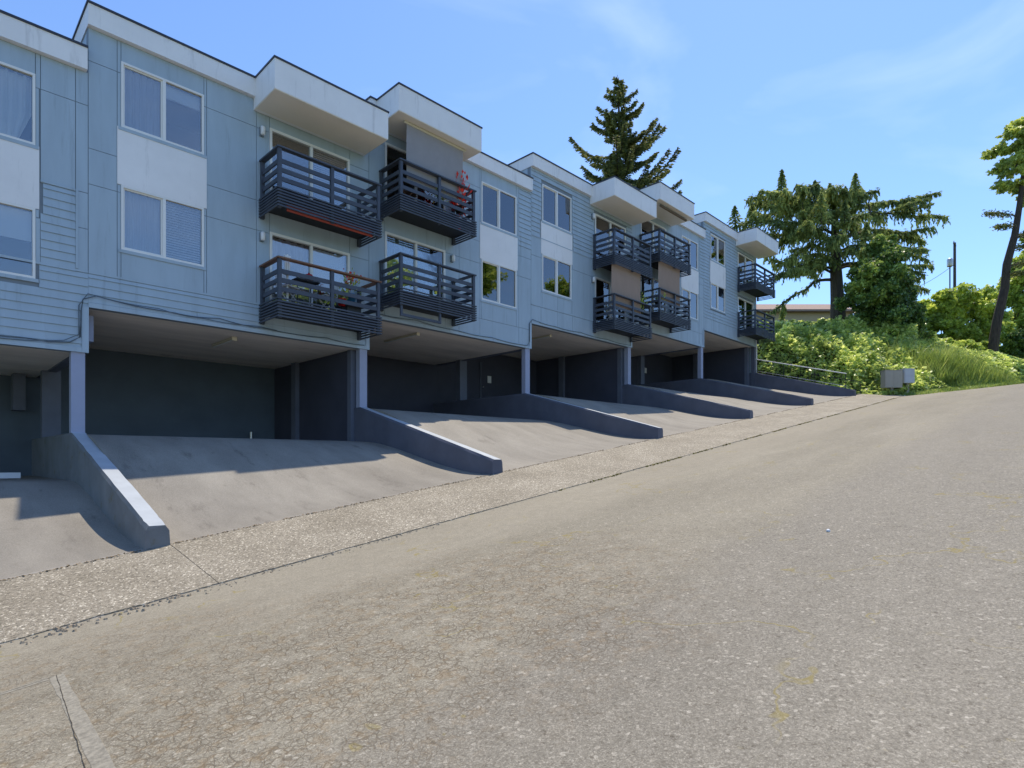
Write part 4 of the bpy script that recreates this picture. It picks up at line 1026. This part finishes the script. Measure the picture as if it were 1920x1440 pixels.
# tall grass on the verge
def grass():
    g = np.random.default_rng(61); V, F_ = [], []; N = 60000
    U = g.uniform(39.2,60,N); D_ = g.uniform(-.12,5.2,N)
    for u, d in zip(U, D_):
        v = EY + (d*8.51 - (u-EX)*4.2)/7.4
        if (u < 40.5 and d > 1.2) or (u > 47 and d > 1.6-.12*(u-47)): continue
        tall = sstep((d-.7)/1.3)*sstep((u-42.2)/2.0)*(1-.8*sstep((u-46.5)/2.5)); hgt = (.16 + 1.75*tall*(.75+.5*noise.noise((u*1.1,v*1.1,8))))*g.uniform(.5,1.25)
        if u < 42.5 and d < .5 and g.random() < .6: continue
        if noise.noise((u*.8,v*.8,3)) < -.25 and tall < .5: hgt *= .5
        z = z_hill(u,v) if d > .05 else max(z_hill(u,v), z_road(u,v)); a = g.uniform(0,6.283); w = g.uniform(.014,.03); ln = g.normal(0,.28,2)*hgt
        b = len(V); cx, sx = math.cos(a)*w, math.sin(a)*w
        V += [(u-cx,v-sx,z-.03),(u+cx,v+sx,z-.03),(u+ln[0]*.35+cx*.8,v+ln[1]*.35+sx*.8,z+hgt*.6),(u+ln[0]*.35-cx*.8,v+ln[1]*.35-sx*.8,z+hgt*.6),(u+ln[0],v+ln[1],z+hgt)]
        F_ += [(b,b+1,b+2,b+3),(b+3,b+2,b+4)]
    me = bpy.data.meshes.new('tall_grass'); me.from_pydata(V,[],F_); me.materials.append(M['blade']); me.update()
    tag(link('tall_grass', me), 'tall bright green grass along the road verge', 'grass', None, 'stuff')
grass()

# trees across the road, seen only as green reflections in the glass
def street_tree(x, y, hgt, seed, label):
    g = np.random.default_rng(seed); z = z_out(x)-.6; o = empty('street_tree', (x,y,z), label, 'tree', 'trees across the road')
    child_world(MB().tube([(x,y,z-.2),(x+.1,y,z+hgt*.5),(x,y,z+hgt*.8)],[.3,.2,.08],8).build('trunk', M['bark']), o)
    cs = [(x+g.normal(0,1.8),y+g.normal(0,1.6),z+hgt*g.uniform(.30,.88),2.4,2.4,2.2) for _ in range(16)]
    P, D = crown_pts(g, cs, 13000, .4); child_world(leaves('crown', P, D, .42, .32, M['lf_hedge'], None, .35, g), o)
street_tree(23,-15,13,71,'green tree across the road, reflected in the lower second balcony door')
street_tree(31,-16,17,72,'green tree across the road, reflected in the lower second window')
street_tree(39,-16,19,73,'green tree across the road, reflected in the lower third window')
street_tree(56,-17,19,74,'green tree across the road, reflected in the far windows')

# loose rubble and dead leaves along the broken road edge
g = np.random.default_rng(81); mb = MB()
for i in range(420):
    u = g.uniform(-2.5,6.0) if i < 300 else g.uniform(6,36); v = 7.53 - abs(g.normal(0,.07 if u > 3 else .13)); z = z_road(u,v)
    s_ = g.uniform(.006,.022)*(1.4 if u < 2.5 else .8); a = g.uniform(0,6.28)
    pts = [Vector((math.cos(a+k*1.57)*s_*g.uniform(.7,1.3), math.sin(a+k*1.57)*s_*g.uniform(.7,1.3), 0)) for k in range(4)]
    b = len(mb.v); mb.v += [(u+q.x,v+q.y,z-.003) for q in pts]+[(u+q.x*.6,v+q.y*.6,z+s_*g.uniform(.5,1.1)) for q in pts]
    mb.f += [(b+4,b+5,b+6,b+7)]+[(b+k,b+(k+1)%4,b+4+(k+1)%4,b+4+k) for k in range(4)]; mb.m += [0]*5
tag(mb.build('rubble', mat('broken_asphalt_crumbs',(.30,.25,.185),.9,.5,30)), 'loose stones and crumbs along the broken sidewalk edge', 'rubble', None, 'stuff')
g = np.random.default_rng(82); N = 900; U = g.uniform(9,38,N); P = np.stack([U, 7.545-abs(g.normal(0,.03,N)), [z_road(u,7.5)+.012 for u in U]],1)
keep = np.array([noise.noise((u*.9,0,7)) > -.05 for u in U]); P = P[keep]; D = g.normal(0,1,P.shape)*np.array([1,.6,.5])
tag(leaves('joint_moss', P, nrm(D), .07, .04, mat('yellow_moss',(.22,.19,.05),.95,.3,9), None, .3, g), 'yellowish moss growing in the joint between sidewalk and road', 'moss', None, 'stuff')
zp = z_road(6.9,2.03)
tag(MB().lathe([(.004,zp),(.022,zp+.004),(.018,zp+.022),(.004,zp+.03)],6.9,2.03,7).build('white_pebble', M['plastic']), 'small white pebble lying on the road', 'pebble')

tag(MB().prism([(16.9,-.395),(17.05,-.395),(17.03,-.27),(16.92,-.27)], -.6, 1.72).build('wheel_stop', M['plastic']), 'white wheel stop on the floor of the leftmost carport', 'wheel stop')
tag(MB().tube([(8.05,20.2,.5),(8.05,20.2,.95)],.045,10).build('pipe_stub', M['galv']), 'short grey pipe stub at the rear wall of the first wide carport', 'pipe')

g = np.random.default_rng(83); N = 3000; U = g.uniform(-5,37,N); P = np.stack([U, 9.49+g.normal(0,.022,N), [z_in(u)+.004 for u in U]],1)
keep = np.array([noise.noise((u*1.3,0,17)) > -.25 for u in U]); P = P[keep]; D = g.normal(0,1,P.shape)*np.array([1,.6,.15])
tag(leaves('joint_dirt', P, nrm(D), 0.04, .024, mat('brown_joint_dirt',(.25,.195,.125),.95,.4,9), None, .6, g), 'brown dirt and leaf crumbs in the joint below the driveways', 'dirt', None, 'stuff')

def road_strip(name, pts, w, m, label):
    mb = MB(); n = len(pts)
    for i, (u, v) in enumerate(pts):
        a, b = pts[max(0,i-1)], pts[min(n-1,i+1)]; d = Vector((b[0]-a[0], b[1]-a[1], 0)).normalized(); q = Vector((-d.y, d.x, 0))*w*(.5+.08*noise.noise((u*6,v*6,2)))
        mb.v += [(u-q.x, v-q.y, z_road(u-q.x,v-q.y)+.002), (u+q.x, v+q.y, z_road(u+q.x,v+q.y)+.002)]
    for i in range(n-1): mb.f.append((2*i,2*i+1,2*i+3,2*i+2)); mb.m.append(0)
    return tag(mb.build(name, m), label, 'road patch')
pale = mat('pale_sealed_seam', (.262,.242,.195), .9, .3, 30, .4, 60)
road_strip('sealed_seam', [(.82-.006*k+.012*noise.noise((k*.9,1,1)), 5.90-.16*k) for k in range(24)], .09, pale, 'pale sealed seam across the road at the lower left corner')
road_strip('sealed_seam', [(.765-.16*k, 5.88+.012*noise.noise((k*.9,4,1))) for k in range(16)], .07, pale, 'pale sealed seam along the road at the lower left edge')

dk = mat('dark_crack', (.05,.042,.03), .95, .2, 20)
for pts, lab in (([(.82-.006*k+  .008*noise.noise((k*.7,1,6)), 5.90-.08*k) for k in range(46)], 'thin dark crack in the seam across the near road'), ([(.80-.08*k, 5.885+.012*noise.noise((k*1.7,4,6))) for k in range(30)], 'thin dark crack in the seam along the near left road')):
    mb = MB()
    for i, (u, v) in enumerate(pts):
        w = .0022+.002*noise.noise((i*1.1,0,3)); mb.v += [(u-w,v-w,z_road(u-w,v-w)+.004),(u+w,v+w,z_road(u+w,v+w)+.004)]
    for i in range(len(pts)-1): mb.f.append((2*i,2*i+1,2*i+3,2*i+2)); mb.m.append(0)
    tag(mb.build('road_crack', dk), lab, 'crack')
